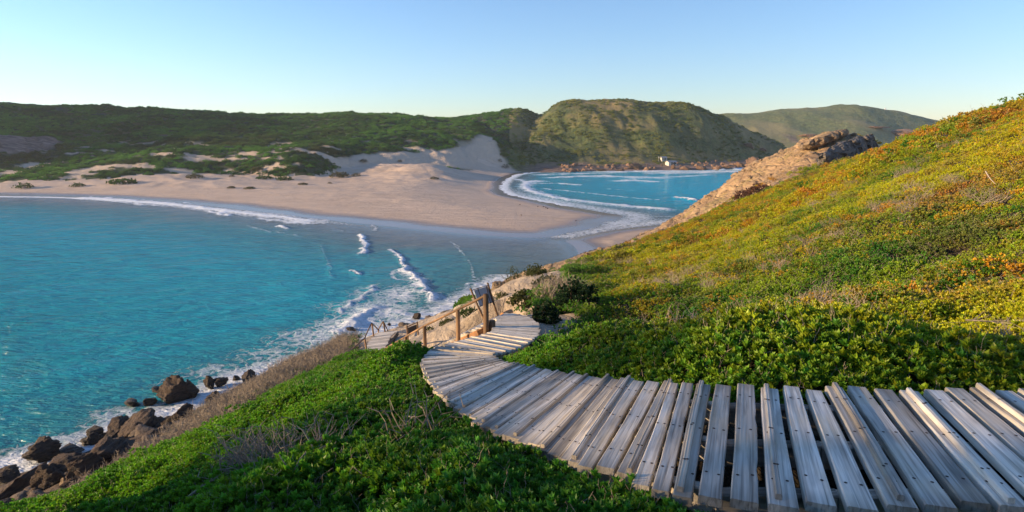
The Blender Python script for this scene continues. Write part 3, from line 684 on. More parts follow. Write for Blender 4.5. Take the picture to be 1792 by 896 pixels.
def pole_mesh(name, L, r0, r1, seed=0, sides=12, nseg=8):
    rg = random.Random(seed); V = []; Fq = []
    ph = rg.random()*6
    for i in range(nseg+1):
        u = i/nseg; x = (u-.5)*L; r_ = r0+(r1-r0)*u
        if i == nseg: pass
        for j in range(sides):
            a = j*2*math.pi/sides; rr = r_*(1+.05*math.sin(3*a+ph)+rg.uniform(-.03, .03))
            V.append((x, rr*math.cos(a)+.006*math.sin(u*4+ph), rr*math.sin(a)))
    for j in range(sides):
        a = j*2*math.pi/sides; V.append((L/2+r1*.12, r1*.8*math.cos(a), r1*.8*math.sin(a)))
    for i in range(nseg+1):
        for j in range(sides): a = i*sides+j; c = i*sides+(j+1) % sides; Fq.append((a, a+sides, c+sides, c))
    Fq.append(tuple(range(sides))); Fq.append(tuple((nseg+1)*sides+j for j in range(sides-1, -1, -1)))
    me = bpy.data.meshes.new(name); me.from_pydata(V, [], Fq); me.update()
    for p in me.polygons: p.use_smooth = len(p.vertices) == 4
    board_attrs(me, seed); return me
def part(name, me, m, parent, a, b, roll=0., up=Vector((0, 0, 1))):
    o = link(name, me, m, parent); o.matrix_basis = frame_to(a, b, parent.location, up, roll); return o

# interpolate rungs finely
def course(A, B, pitch):
    A = np.array(A); B = np.array(B); m = (A+B)/2; t = np.arange(len(A))
    tt = np.linspace(0, len(A)-1, 2000)
    def interp(P):
        o = np.empty((len(tt), 3))
        for k in range(3):
            # smooth interpolation (Catmull-Rom)
            p = P[:, k]; i = np.minimum(tt.astype(int), len(p)-2); u = tt-i
            p0 = p[np.maximum(i-1, 0)]; p1 = p[i]; p2 = p[i+1]; p3 = p[np.minimum(i+2, len(p)-1)]
            o[:, k] = .5*((2*p1)+(-p0+p2)*u+(2*p0-5*p1+4*p2-p3)*u**2+(-p0+3*p1-3*p2+p3)*u**3)
        return o
    a = interp(A); b = interp(B)
    da = np.linalg.norm(np.diff(a, axis=0), axis=1); db = np.linalg.norm(np.diff(b, axis=0), axis=1)
    eff = np.maximum(.5*(da+db), .74*np.maximum(da, db))
    s = np.r_[0, np.cumsum(eff)]
    pos = np.arange(0, s[-1], pitch)
    out = []
    for q in pos:
        i = np.searchsorted(s, q); i = min(i, len(a)-1); out.append((a[i], b[i]))
    return out, a, b
rungs, fa_, fb_ = course(RA, RB, .147)
bw = empty('boardwalk', tuple((RA[4]+RB[4])/2-np.array([0, 0, .3])), 'weathered grey plank boardwalk curving in an S from bottom right down to the handrail', 'boardwalk')
print('PLANKS', len(rungs))
extra_v = []; rest = []
order = list(range(len(rungs)))
vis = [i for i in order]
npl = 0; last_vis = 99
rg = random.Random(11)
for i, (a, b) in enumerate(rungs):
    a = np.array(a); b = np.array(b); d = (b-a); L = np.linalg.norm(d); d = d/L
    # widths at both ends from the neighbours
    p0 = rungs[max(i-1, 0)]; p1 = rungs[min(i+1, len(rungs)-1)]
    div = 2 if 0 < i < len(rungs)-1 else 1
    wa = np.linalg.norm((p1[0]-p0[0])-np.dot(p1[0]-p0[0], d)*d)/div; wb = np.linalg.norm((p1[1]-p0[1])-np.dot(p1[1]-p0[1], d)*d)/div
    gap = .020 if i > 62 else .034
    w0 = float(np.clip(wa-gap, .05, .118)); w1 = float(np.clip(wb-gap, .05, .118))
    if w0 < w1*.5: w0 = w1*.5
    L2 = L+rg.uniform(-.04, .05); off = rg.uniform(-.025, .025)
    c = (a+b)/2+d*off; A_ = c-d*L2/2; B_ = c+d*L2/2
    lift = (i % 2)*.004+rg.uniform(-.004, .004)+(.012*(i % 3) if min(wa, wb) < .08 else 0)
    A_[2] += lift+rg.uniform(-.004, .004); B_[2] += lift+rg.uniform(-.004, .004)
    me = plank_mesh('plank', L2, w0, w1, .045, i+100)
    if i > last_vis: rest.append((me, frame_to(A_, B_, bw.location, roll=rg.uniform(-.02, .02)))); continue
    o = link('plank', me, None, bw); o.matrix_basis = frame_to(A_, B_, bw.location, roll=rg.uniform(-.012, .012))
    if i % 3 == 1 and min(wa, wb) > .07:
        bm_ = plank_mesh('batten', L2*.97, .028, .028, .028, i+900, True, (.2, .5, .8))
        s = link('batten', bm_, None, o); s.location = (rg.uniform(-.01, .03), rg.uniform(-.015, .02), .0365)
if rest:
    bm = bmesh.new()
    for me, M in rest:
        t_ = me.copy(); t_.transform(M); bm.from_mesh(t_)
    me = bpy.data.meshes.new('plank_run'); bm.to_mesh(me); me.materials.append(M_wood); me.materials.append(M_nail); o = link('plank_run', me, None, bw); o['kind'] = 'stuff'
# stringers beneath, following the curve
def stringer(u, name, w=.07, h=.13, dz=-.09):
    for k in range(0, 1999, 125):
        a0 = fa_[k]+(fb_[k]-fa_[k])*u; e = min(k+125, 1999); a1 = fa_[e]+(fb_[e]-fa_[e])*u
        a0 = a0+np.array([0, 0, dz]); a1 = a1+np.array([0, 0, dz])
        L = np.linalg.norm(a1-a0)
        if L < .05: continue
        part(name, beam_mesh(name, L+.05, w, h, k), M_wood, bw, a0, a1)
stringer(.14, 'stringer'); stringer(.5, 'stringer'); stringer(.86, 'stringer')
for k in range(60, 1990, 95):
    for u in (.14, .86):
        p = fa_[k]+(fb_[k]-fa_[k])*u+np.array([0, 0, -.14]); hp = 1.2 if p[1] > 11 else .45; q = p-np.array([0, 0, hp])
        part('support_post', pole_mesh('support_post', hp, .05, .05, k), M_post, bw, q, p, up=Vector((0, 1, 0)))

# lower flight behind the handrail
lf = empty('stair_flight', tuple(LF[0][0]-np.array([0, 0, .3])), 'narrow plank flight with orange side beam dropping left behind the tall handrail', 'stairs')
lr, la_, lb_ = course([a for a, b in LF], [b for a, b in LF], .21)
for i, (a, b) in enumerate(lr):
    a = a+np.array([0, 0, rg.uniform(-.006, .006)]); L = np.linalg.norm(b-a)
    o = link('plank', plank_mesh('plank', L, .19, .19, .04, i+500, False), None, lf); o.matrix_basis = frame_to(a, b, lf.location)
for k in range(0, 1999, 500):
    e = min(k+500, 1999)
    part('side_beam', beam_mesh('side_beam', np.linalg.norm(la_[e]-la_[k])+.06, .07, .20, k), M_beam, lf, la_[k]+np.array([.03, -.05, -.125]), la_[e]+np.array([.03, -.05, -.125]))
    part('side_beam', beam_mesh('side_beam', np.linalg.norm(lb_[e]-lb_[k])+.06, .07, .20, k+3), M_beam, lf, lb_[k]+np.array([-.05, 0, -.125]), lb_[e]+np.array([-.05, 0, -.125]))

# tall handrail
PO = [((850, 515), (851, 589), 15.0, .075), ((801, 543), (801, 600), 17.4, .068), ((743, 571), (743, 614), 20.8, .068), ((710, 590), (710, 622), 23.4, .066), ((668, 614), (668, 640), 27, .06)]
hr = empty('handrail', tuple(PY(*PO[0][1], PO[0][2])), 'brown pole handrail with five posts running down left beside the plank flight', 'handrail')
tops = []
for (tp, bt, Yd, r_) in PO:
    T = PY(*tp, Yd); B_ = PY(*bt, Yd); B_[2] = min(B_[2], float(H([B_[0]], [B_[1]])[0])-.0)-.25; B_[0] = T[0]; B_[1] = T[1]
    part('post', pole_mesh('post', T[2]-B_[2], r_, r_*.92, int(Yd*10)), M_post, hr, B_, T, up=Vector((0, 1, 0))); tops.append(T)
tops.append(PY(634, 632, 30))
for i in range(5):
    a = tops[i]+np.array([0, 0, -.03 if i == 0 else .02]); b = tops[i+1]+np.array([0, 0, .02])
    part('rail', pole_mesh('rail', np.linalg.norm(b-a)+.12, .036, .036, i+40, 10), M_post, hr, a, b)
p = PY(861, 584, 15.1); q = PY(861, 561, 15.1)
part('stub_post', pole_mesh('stub_post', q[2]-p[2]+.3, .095, .085, 5), M_post, hr, p-np.array([0, 0, .3]), q, up=Vector((0, 1, 0)))
# short log at the head of the flight
a = PY(880, 553, 18.1, .02); b = PY(893, 548, 18.6, .04)
lg = link('log', pole_mesh('log', float(np.linalg.norm(b-a))+.1, .09, .08, 77), M_beam); lg.matrix_basis = frame_to(a, b)
tag(lg, 'short orange-brown log lying at the top corner of the boardwalk', 'log')

def simple_post(root, tp, bt, Yd, r_, name='post', m=None):
    T = PY(*tp, Yd); B_ = PY(*bt, Yd)
    g = float(H([B_[0]], [B_[1]])[0])
    dirv = (B_-T); B2 = B_+dirv*.15
    return part(name, pole_mesh(name, float(np.linalg.norm(T-B2)), r_, r_*.9, int(Yd*7)), m or M_post, root, B2, T, up=Vector((0, 1, 0)))
# leaning sign frame, seen from behind
sf = empty('information_board', tuple(PY(858, 552, 19)), 'tilted grey information board on two leaning poles behind the tallest rail post', 'sign')
simple_post(sf, (823, 505), (846, 556), 19.0, .035, 'pole'); simple_post(sf, (853, 495), (871, 552), 19.4, .035, 'pole')
M_panel = mat('aluminium_panel', (.33, .37, .42), .45)
def quad_panel(name, pts, th, m, root):
    P = [Vector(p)-root.location for p in pts]; nrm = (P[1]-P[0]).cross(P[3]-P[0]).normalized()*th/2
    V_ = [p+nrm for p in P]+[p-nrm for p in P]
    me = bpy.data.meshes.new(name); me.from_pydata(V_, [], [(0, 1, 2, 3), (7, 6, 5, 4), (0, 4, 5, 1), (1, 5, 6, 2), (2, 6, 7, 3), (3, 7, 4, 0)]); me.update()
    return link(name, me, m, root)
quad_panel('panel', [PY(829, 508, 19.15), PY(853, 501, 19.45), PY(862, 529, 19.45), PY(839, 536, 19.15)], .02, M_panel, sf)
for (a, b) in [((836, 504), (846, 534)), ((850, 499), (859, 531)), ((826, 508), (855, 499)), ((838, 537), (864, 528))]:
    A_ = PY(*a, 19.05); B_ = PY(*b, 19.1 if a[0] > 826 else 19.3); part('frame_bar', pole_mesh('frame_bar', float(np.linalg.norm(A_-B_)), .012, .012, a[0], 6), M_dark, sf, A_, B_, up=Vector((0, 1, 0)))
# small dark sign
s2 = empty('sign', tuple(PY(722, 604, 30)), 'small dark board on two posts on the sandy path below the handrail', 'sign')
simple_post(s2, (712, 570), (715, 608), 29.5, .045); simple_post(s2, (730, 563), (733, 602), 30.6, .045)
quad_panel('panel', [PY(713.5, 574, 29.6), PY(728.5, 568, 30.5), PY(729.5, 580, 30.5), PY(714.5, 586, 29.6)], .04, M_dark, s2)
A_ = PY(710, 573, 29.5); B_ = PY(731, 564, 30.6); part('top_bar', pole_mesh('top_bar', float(np.linalg.norm(A_-B_)), .03, .03, 3, 8), M_post, s2, A_, B_, up=Vector((0, 1, 0)))

# beach stairs further down
BS = [(PY(628, 628, 31.5), PY(664, 626, 31.8)), (PY(640, 607, 34.5), PY(677, 603, 34.8)), (PY(652, 590, 37), PY(686, 586, 37.3)), (PY(664, 583, 38.6), PY(696, 580, 38.8))]
bs = empty('beach_stairs', tuple(BS[1][0]-np.array([0, 0, .4])), 'plank landing with rope-like rails where the steps drop to the surf', 'stairs')
br_, ba_, bb_ = course([a for a, b in BS], [b for a, b in BS], .30)
for i, (a, b) in enumerate(br_):
    a = a+np.array([0, 0, rg.uniform(-.02, .02)]); L = np.linalg.norm(b-a)+rg.uniform(-.05, .1)
    o = link('plank', plank_mesh('plank', L, .25, .25, .05, i+700, False), M_wood, bs); o.matrix_basis = frame_to(a, b, bs.location)
for P_ in (ba_, bb_):
    part('side_beam', beam_mesh('side_beam', float(np.linalg.norm(P_[-1]-P_[0])), .10, .24, 1), M_post, bs, P_[0]+np.array([0, 0, -.15]), P_[-1]+np.array([0, 0, -.15]))
bp = [((651, 566), (654, 591), 37.0), ((662, 578), (663, 588), 40.5), ((638, 592), (642, 616), 33.0), ((617, 611), (618, 622), 30.5), ((671, 563), (674, 583), 39.0)]
for (tp, bt, Yd) in bp: simple_post(bs, tp, bt, Yd, .055)
for (a, ya, b, yb) in [((650, 566), 37, (638, 592), 33), ((638, 592), 33, (617, 611), 30.5), ((617, 611), 30.5, (602, 622), 29), ((651, 566), 37, (663, 578), 40.5), ((670, 563), 39, (662, 577), 40.3), ((671, 563), 39, (680, 582), 41)]:
    A_ = PY(*a, ya); B_ = PY(*b, yb); part('rail', pole_mesh('rail', float(np.linalg.norm(A_-B_)), .04, .04, 9, 8), M_post, bs, A_, B_)

# ------------------------------------------------------------------ rocks
def rock_mesh(name, seed, dims, planes=9, sub=4, rough=.10, soft=.0):
    planes = planes+7; sub = 5 if max(dims) > 1.4 and sub == 4 else sub
    rr = np.random.default_rng(seed); bm = bmesh.new(); bmesh.ops.create_icosphere(bm, subdivisions=sub, radius=1.0)
    me = bpy.data.meshes.new(name); bm.to_mesh(me); bm.free()
    v = np.empty(len(me.vertices)*3); me.vertices.foreach_get('co', v); v = v.reshape(-1, 3)
    for _ in range(planes):
        nv = rr.normal(size=3); nv /= np.linalg.norm(nv); dd = rr.uniform(.42, .82)
        ex = v @ nv-dd; v = v-np.clip(ex, 0, None)[:, None]*nv*.92
    a = rr.uniform(0, 50)
    nn = fbm(v[:, 0]*1.0+a+v[:, 2]*.6, v[:, 1]+a*.7-v[:, 2]*.8, .55, 4, seed % 97); n2 = fbm(v[:, 0]*.35+v[:, 2]*1.6+a, v[:, 2]*2.4+v[:, 1]*.7-v[:, 0]*.8, .40, 4, seed % 89, True)
    v = v*(1+(nn-.5)[:, None]*rough*4.5+(n2-.5)[:, None]*rough*3.2)
    v *= np.array(dims)/2
    me.vertices.foreach_set('co', v.ravel()); me.polygons.foreach_set('use_smooth', np.ones(len(me.polygons), bool)); me.update(); return me
def hit(px, py, y0, y1, n_=500):
    ys = np.linspace(y0, y1, n_); d = ray(px, py); P_ = d[None]*(ys/d[1])[:, None]+np.array([0, 0, HC]); hh = H(P_[:, 0], P_[:, 1]); k = np.argmax(hh >= P_[:, 2])
    return P_[k] if hh[k] >= P_[k, 2] else None
def rock(px, py, wpx, hpx, label, m, z=None, Yd=None, name='boulder', group=None, aspect=.9, yaw=None, tilt=0., seed=None, planes=9, rough=.1, sub=4):
    c = PZ(px, py, z) if z is not None else PY(px, py, Yd)
    if Yd and Yd > 430:
        hq = hit(px, py, Yd-120, Yd+150, 900); c = hq if hq is not None else c
    if z is not None and z >= .8 and c[1] < 60:
        hq = hit(px, py+hpx*.15, 18, 60, 400); c = hq if hq is not None else c
    s = np.linalg.norm(c-np.array([0, 0, HC]))/F
    w = wpx*s; h = hpx*s
    seed = seed or int(px*7+py*13)
    o = link(name, rock_mesh(name, seed, (w, w*aspect, h*1.25), planes, sub, rough), m)
    o.location = c; o.rotation_euler = (0, tilt, yaw if yaw is not None else (seed % 7-3)*.2)
    return tag(o, label, 'rock', group)
gS = 'dark rocks along the near shore'
D = M_rock_dark
rock(305, 690, 56, 46, 'largest dark boulder standing alone in the surf off the near shore', D, z=.5, group=gS, rough=.13)
rock(332, 684, 30, 34, 'rounded dark boulder leaning on the right side of the largest surf boulder', D, z=.6, group=gS)
rock(385, 668, 24, 22, 'right one of the dark boulder pair in white wash', D, z=.5, group=gS); rock(366, 671, 18, 22, 'left one of the dark boulder pair in white wash', D, z=.5, group=gS)
rock(434, 659, 28, 20, 'dark boulder in foam nearest the green bush edge', D, z=.4, group=gS); rock(413, 661, 13, 9, 'small low rock just left of the boulder in foam by the bush edge', D, z=.2, group=gS)
rock(372, 697, 25, 24, 'upright brown rock below the boulder pair', D, z=.5, group=gS); rock(397, 693, 32, 9, 'flat wet ledge right of the upright brown rock', D, z=.1, group=gS)
rock(231, 705, 27, 14, 'low pointed rock leftmost of the small rocks left of the largest boulder', D, z=.2, group=gS); rock(262, 704, 23, 16, 'squat two-knobbed rock between the low pointed rock and the largest boulder', D, z=.2, group=gS); rock(277, 681, 22, 11, 'small rock just behind the largest surf boulder', D, z=.2, group=gS)
rock(76, 792, 52, 32, 'jagged dark rock in foam, leftmost of the rocks standing in the sea', D, z=.5, group=gS, rough=.16, planes=12); rock(103, 775, 24, 16, 'knob on the right end of the jagged leftmost sea rock', D, z=.8, group=gS); rock(118, 788, 44, 10, 'long low rock right of the jagged leftmost sea rock', D, z=.2, group=gS, yaw=.4)
rock(168, 772, 42, 36, 'brown craggy boulder with sunlit side at the left end of the big ridge', D, z=.9, group=gS, rough=.14); rock(168, 753, 26, 11, 'small flat rock behind the craggy brown boulder', D, z=.5, group=gS)
tl = -.45
rock(205, 762, 52, 40, 'smooth tilted slab right of the craggy brown boulder', D, z=1.2, group=gS, tilt=tl, aspect=1.4, yaw=.3, planes=6)
rock(246, 750, 72, 42, 'broad smooth humped slab at the middle of the shore ridge', D, z=1.4, group=gS, tilt=tl, aspect=1.4, yaw=.3, planes=6, seed=5)
rock(272, 744, 44, 34, 'dark hump between the broad slab and the grey rounded boulder', D, z=1.0, group=gS, tilt=tl, yaw=.2, planes=6)
rock(316, 732, 58, 36, 'grey rounded boulder at the right end of the shore ridge', D, z=1.0, group=gS, planes=6)
rock(250, 775, 82, 46, 'long pale brown slab in front of the broad humped slab', D, z=2.4, group=gS, tilt=tl, aspect=1.2, yaw=.35, planes=5)
rock(200, 800, 84, 46, 'long brown slab below the craggy boulder', D, z=2.4, group=gS, tilt=tl, aspect=1.1, yaw=.35, planes=5, seed=17)
rock(118, 812, 84, 40, 'low broad slab behind the long brown slab near the left sea edge', D, z=1.1, group=gS, tilt=-.25, aspect=1.3, yaw=.3, planes=5)
rock(160, 825, 72, 46, 'brown slab in the middle of the bottom left rocks', D, z=2.4, group=gS, tilt=tl, yaw=.35, planes=5, seed=23)
rock(92, 842, 52, 44, 'split slab above the light triangular rock', D, z=2.2, group=gS, tilt=tl, yaw=.35, planes=7)
rock(34, 852, 84, 46, 'large brown slab at the left picture edge', D, z=1.8, group=gS, tilt=-.3, aspect=1.1, yaw=.3, planes=5)
rock(12, 838, 50, 20, 'low dark reef touching the left picture edge in the foam', D, z=.5, group=gS)
rock(113, 846, 17, 28, 'upright light brown triangular rock among darker slabs', M_rock_tan, z=3.4, group=gS, planes=12)
rock(66, 860, 30, 16, 'small rounded rock under the split slab', D, z=3.0, group=gS); rock(56, 880, 46, 16, 'flat pale rock near the bottom left corner', M_rock_grey, z=3.6, group=gS, tilt=-.3); rock(15, 885, 50, 24, 'dark boulder in the bottom left corner', D, z=3.0, group=gS)
rock(135, 868, 52, 22, 'flat grey slab beside the dry twigs at bottom left', M_rock_grey, z=4.6, group=gS, tilt=-.3); rock(215, 828, 44, 20, 'flat grey slab at the edge of the dry twigs', M_rock_grey, z=4.4, group=gS, tilt=-.3, yaw=.3)
gW = 'rocks awash near the beach stairs'
rock(612, 577, 20, 9, 'flat dark rock awash in foam above the rope-like rail', D, z=.2, group=gW); rock(578, 617, 16, 8, 'small dark rock awash left of the lowest rail end', D, z=.3, group=gW); rock(556, 622, 12, 6, 'tiny dark rock in the wash at the bush edge', D, z=.2, group=gW)
rock(731, 554, 18, 13, 'pointed reddish brown rock in the wash above the small dark sign', D, z=.4, group=gW, planes=12); rock(681, 567, 7, 5, 'tiny rock in white foam behind the beach stairs', D, z=.2, group=gW)
rock(768, 557, 16, 8, 'small dark rock at the water edge above the rail', D, z=.4, group=gW); rock(814, 533, 20, 9, 'low brown rock at the water edge left of the tilted board', M_rock_tan, z=.5, group=gW)
gT = 'tan boulders on the sandy shoulder'
rock(871, 503, 34, 28, 'big rounded tan boulder at the shore end of the sandy shoulder', M_rock_tan, Yd=56, group=gT, planes=6)
rock(992, 498, 12, 10, 'small tan boulder lowest on the sandy shoulder', M_rock_tan, Yd=40, group=gT); rock(997, 481, 13, 10, 'small tan boulder above the lowest one', M_rock_tan, Yd=50, group=gT)
rock(967, 489, 26, 12, 'flat tan outcrop beside the sand path', M_rock_tan, Yd=47, group=gT); rock(984, 487, 9, 7, 'tiny tan boulder between the flat outcrop and the small boulders', M_rock_tan, Yd=48, group=gT)
rock(1051, 441, 16, 14, 'squarish tan boulder at the top of the sand path by the beach', M_rock_tan, Yd=95, group=gT); rock(1075, 437, 26, 8, 'flat tan ledge right of the squarish boulder', M_rock_tan, Yd=95, group=gT); rock(1028, 446, 8, 6, 'tiny stone beside the reddish shrub', M_rock_tan, Yd=90, group=gT)
rock(770, 545+18, 14, 9, 'tan stone half buried in the sandy bank above the rail', M_rock_tan, Yd=44, group=gT); rock(790, 568, 14, 8, 'tan stone in the sand behind the second rail post', M_rock_tan, Yd=36, group=gT); rock(748, 588, 12, 8, 'tan stone in the sand right of the small dark sign', M_rock_tan, Yd=32, group=gT)
gP = 'boulders at the tip of the rocky promontory'
for (px, py, w, h, Yd, lb) in [(1288, 313, 17, 16, 138, 'highest knob of the boulders stepping down the promontory tip'), (1271, 332, 24, 20, 139, 'largest rounded boulder on the promontory tip'), (1254, 344, 20, 18, 142, 'rounded boulder below the largest one on the promontory tip'), (1240, 356, 16, 12, 144, 'boulder fourth down the promontory tip'),
                       (1228, 366, 24, 10, 147, 'low ledge near the foot of the promontory'), (1214, 377, 22, 9, 149, 'pale ledge at the waterline foot of the promontory'), (1292, 328, 22, 12, 130, 'slab behind the largest tip boulder'), (1306, 305, 18, 10, 135, 'flat block above the highest knob'), (1202, 384, 12, 4, 152, 'dark wet rock in the water at the promontory foot'), (1265, 350, 18, 9, 132, 'small block in the scrub below the largest tip boulder')]:
    rock(px, py, w, h, lb, M_rock_tan if 'dark' not in lb else D, Yd=Yd, group=gP, planes=10)
rock(1160, 407, 78, 14, 'long low tan outcrop above the small beach', M_rock_tan, Yd=108, name='outcrop', planes=14, tilt=-.12, aspect=.35, rough=.13)
rock(1345, 347, 70, 9, 'flat tan ledge lying in the scrub below the promontory', M_rock_tan, Yd=84, name='outcrop', planes=14, tilt=-.22, aspect=.4, rough=.1)
rock(1385, 305, 80, 12, 'long weathered ledge crossing the promontory slope', M_rock_tan, Yd=92, name='outcrop', planes=14, tilt=-.4, aspect=.4)

# broken stone lying over the bare rock and along the foot of the slope
def chip(seed):
    me = rock_mesh('stone', seed, (1, .8, .6), 11, 3, .09); me.materials.append(M_rock_tan if seed < 203 else M_lo); return me
M_lo = rock_material('shore_stone', (.12, .09, .072), (.07, .055, .046), (.19, .145, .11), 1.0, True)
def slab(name, pts, Y0, depth, label, m, back=(0., 1., -.25), seed=3, slant=0.):
    # rock mass: irregular front outline, real thickness going back
    xm = np.mean([q[0] for q in pts]); P = [PY(q[0], q[1], Y0+(q[0]-xm)*slant) for q in smooth_poly(pts, 1)]; c = np.mean(P, axis=0); nring = 9; V_ = []; Fq = []; N_ = len(P)
    bv = np.array(back)*depth
    for r_ in (.25, .5, .72, .88, 1.0):
        for p in P:
            q = c+(p-c)*r_; V_.append(q+np.array([0, -1.1*(1-r_**3), 0]))
    for j in range(1, nring):
        t_ = j/(nring-1)
        for p in P: V_.append(c+(p-c)*(1-.35*t_*t_)+bv*t_)
    nr = 5+nring-1
    for j in range(nr-1):
        for i in range(N_): a = j*N_+i; b = j*N_+(i+1) % N_; Fq.append((a, b, b+N_, a+N_))
    V_ = np.array(V_); ci = len(V_); V_ = np.vstack([V_, c+np.array([0, -1.2, 0]), c+bv])
    T = [(ci, (i+1) % N_, i) for i in range(N_)]+[(ci+1, (nr-1)*N_+i, (nr-1)*N_+(i+1) % N_) for i in range(N_)]
    me = bpy.data.meshes.new(name); me.from_pydata([tuple(v-c) for v in V_], [], Fq+T); 
    bm = bmesh.new(); bm.from_mesh(me); bmesh.ops.recalc_face_normals(bm, faces=bm.faces); bmesh.ops.subdivide_edges(bm, edges=bm.edges, cuts=2, use_grid_fill=True); bm.to_mesh(me); bm.free()
    v = np.empty(len(me.vertices)*3); me.vertices.foreach_get('co', v); v = v.reshape(-1, 3)
    nn = fbm(v[:, 0]+v[:, 1]*.7, v[:, 2]*1.6+v[:, 1]*.5, 1.6, 4, seed)-.5; n2 = fbm(v[:, 0]*1.3, v[:, 2]*.35+v[:, 1], 1.1, 3, seed+5, True)-.5
    v[:, 1] += (nn*1.3+n2*1.2); v[:, 2] += nn*.45; v[:, 0] += n2*.3
    me.vertices.foreach_set('co', v.ravel()); me.update()
    o = link(name, me, m); o.location = tuple(c); return tag(o, label, 'rock')
slab('rock_slab', [(1432, 270), (1459, 256), (1484, 244), (1505, 238), (1523, 233), (1530, 236), (1537, 258), (1536, 272), (1500, 288), (1460, 292), (1435, 286)], 84, 9, 'dark grey cliff-faced slab tilted on the promontory below the pointed prow', M_rock_grey, slant=.10, back=(.35, .9, -.45))
slab('rock_prow', [(1412, 250), (1432, 238), (1459, 229), (1484, 225), (1488, 229), (1483, 238), (1470, 246), (1450, 252), (1425, 258)], 108, 6, 'tan pointed rock prow at the very top of the promontory', M_rock_tan, seed=11, slant=.05)

# rocks at the foot of the island
gI = 'red rocks along the island foot'
ii = 0
names_ = [(957, 297, 34, 6, 'red-grey rock bank left end of the island foot'), (1000, 298, 22, 4, 'low reddish ledge right of the left rock bank'), (1052, 297, 26, 5, 'reddish ledge left of the dark knoll'), (1086, 299, 20, 7, 'reddish rock at the waterline below the dark knoll'), (1112, 291, 30, 16, 'big dark rounded knoll on the island shore'), (1138, 299, 20, 4, 'thin rock strip between the knoll and the islet'),
          (1163, 302, 16, 5, 'dark islet rock in the white surf before the cottages'), (1152, 305, 9, 3, 'tiny dark rock in surf left of the islet'), (1178, 292, 11, 9, 'bright orange boulder right below the cottages'), (1200, 295, 30, 8, 'pink-brown rocks right of the orange boulder'), (1212, 287, 7, 6, 'small orange rock tip above the pink-brown rocks'), (1226, 294, 28, 8, 'reddish rocks in the middle of the right island foot'), (1254, 296, 26, 9, 'rounded orange rock stack at the right island foot'),
          (1276, 291, 26, 6, 'reddish ledge behind the white spray'), (1295, 288, 20, 9, 'pink rock right of the white spray'), (1322, 285, 26, 14, 'tall pink crag beside the promontory outline'), (1158, 289, 6, 5, 'small orange boulder in the grass left of the larger cottage'), (1340, 262, 0, 0, ''), (1253, 300, 12, 3, 'dark rock in surf before the orange rock stack')]
for (px, py, w, h, lb) in names_:
    if not lb: continue
    big = h > 8
    rock(px, py, w, h, lb, D if 'dark' in lb else M_rock_red, Yd=(370 if px < 1100 else 386 if px < 1290 else 400)-(12 if 'surf' in lb else 0), group=gI, planes=16, rough=.16, sub=4, name='shore_rock')
rock(1312, 256, 26, 8, 'pink rock scar low on the island right flank', M_rock_red, Yd=455, name='rock_scar', planes=14, tilt=.3); rock(1336, 262, 16, 7, 'smaller pink rock scar right of the larger scar', M_rock_red, Yd=462, name='rock_scar', planes=14)
rock(1572, 232, 70, 9, 'long red rock band on the far headland', M_rock_red, Yd=735, name='rock_scar', planes=14, rough=.16); rock(1535, 223, 40, 4, 'pale rock streak above the red band on the far headland', M_rock_red, Yd=745, name='rock_scar', planes=14, rough=.16); rock(1420, 238, 40, 5, 'pale pink rock scar on the far headland left of the prow', M_rock_red, Yd=700, name='rock_scar', planes=14, rough=.16)

# ------------------------------------------------------------------ cottages
M_white = mat('white_wall', (.50, .47, .43), .8); M_roof = mat('slate_roof', (.17, .20, .24), .6); M_glass = mat('dark_window', (.03, .04, .05), .15); M_mast = mat('white_mast', (.5, .5, .5), .5)
def box(name, c, d, m, parent):
    me = bpy.data.meshes.new(name); bm = bmesh.new(); bmesh.ops.create_cube(bm, size=1.0)
    for v in bm.verts: v.co = Vector((v.co.x*d[0]+c[0], v.co.y*d[1]+c[1], v.co.z*d[2]+c[2]))
    bm.to_mesh(me); bm.free(); return link(name, me, m, parent)
def gable(name, w, d, z0, hgt, ov, m, parent):
    me = bpy.data.meshes.new(name); a = w/2+ov; b = d/2+ov; t = .18
    V_ = [(-a, -b, z0), (a, -b, z0), (a, 0, z0+hgt), (-a, 0, z0+hgt), (-a, b, z0), (a, b, z0)]
    V_ += [(x, y, z+t) for x, y, z in V_]
    me.from_pydata(V_, [], [(0, 3, 2, 1), (3, 4, 5, 2), (6, 7, 8, 9), (9, 8, 11, 10), (0, 1, 7, 6), (4, 10, 11, 5), (0, 6, 9, 3), (3, 9, 10, 4), (1, 2, 8, 7), (2, 5, 11, 8)]); me.update(); return link(name, me, m, parent)
def cottage(px, py, Yd, w, d, h, label, yaw, wins, door):
    p = hit(px, py, 340, 460); p = PY(px, py, Yd) if p is None else p; print('cottage at', p)
    e = empty('cottage', (p[0], p[1], p[2]), label, 'house', 'cottages on the island shore'); e.rotation_euler[2] = yaw
    box('wall', (0, 0, h/2-.5), (w, d, h+1), M_white, e); rf = gable('roof', w, d, h-.02, .9, .4, M_roof, e)
    for x in wins: box('window', (x, -d/2-.02, h*.55), (.9, .1, 1.0), M_glass, e)
    for x in door: box('door', (x, -d/2-.03, 1.05), (.9, .1, 2.1), M_glass, e)
    box('gable_wall', (-w/2+.1, 0, h+.2), (.2, d*.55, .7), M_white, e)
cottage(1174, 289, 386, 6.0, 4.0, 2.0, 'white cottage with slate roof, the lower and larger of two on the island', .35, (.6, 2.3), (-.6, 1.5))
cottage(1161, 281.0, 392, 3.4, 3, 1.7, 'small white cottage with dark opening, the upper of two on the island', .2, (-1.2,), (.4,))
mp = hit(1152.5, 283, 340, 460); mp = PY(1152.5, 283, 392) if mp is None else mp; ms = empty('mast', tuple(mp), 'thin mast with a white box on top beside the upper cottage', 'mast')
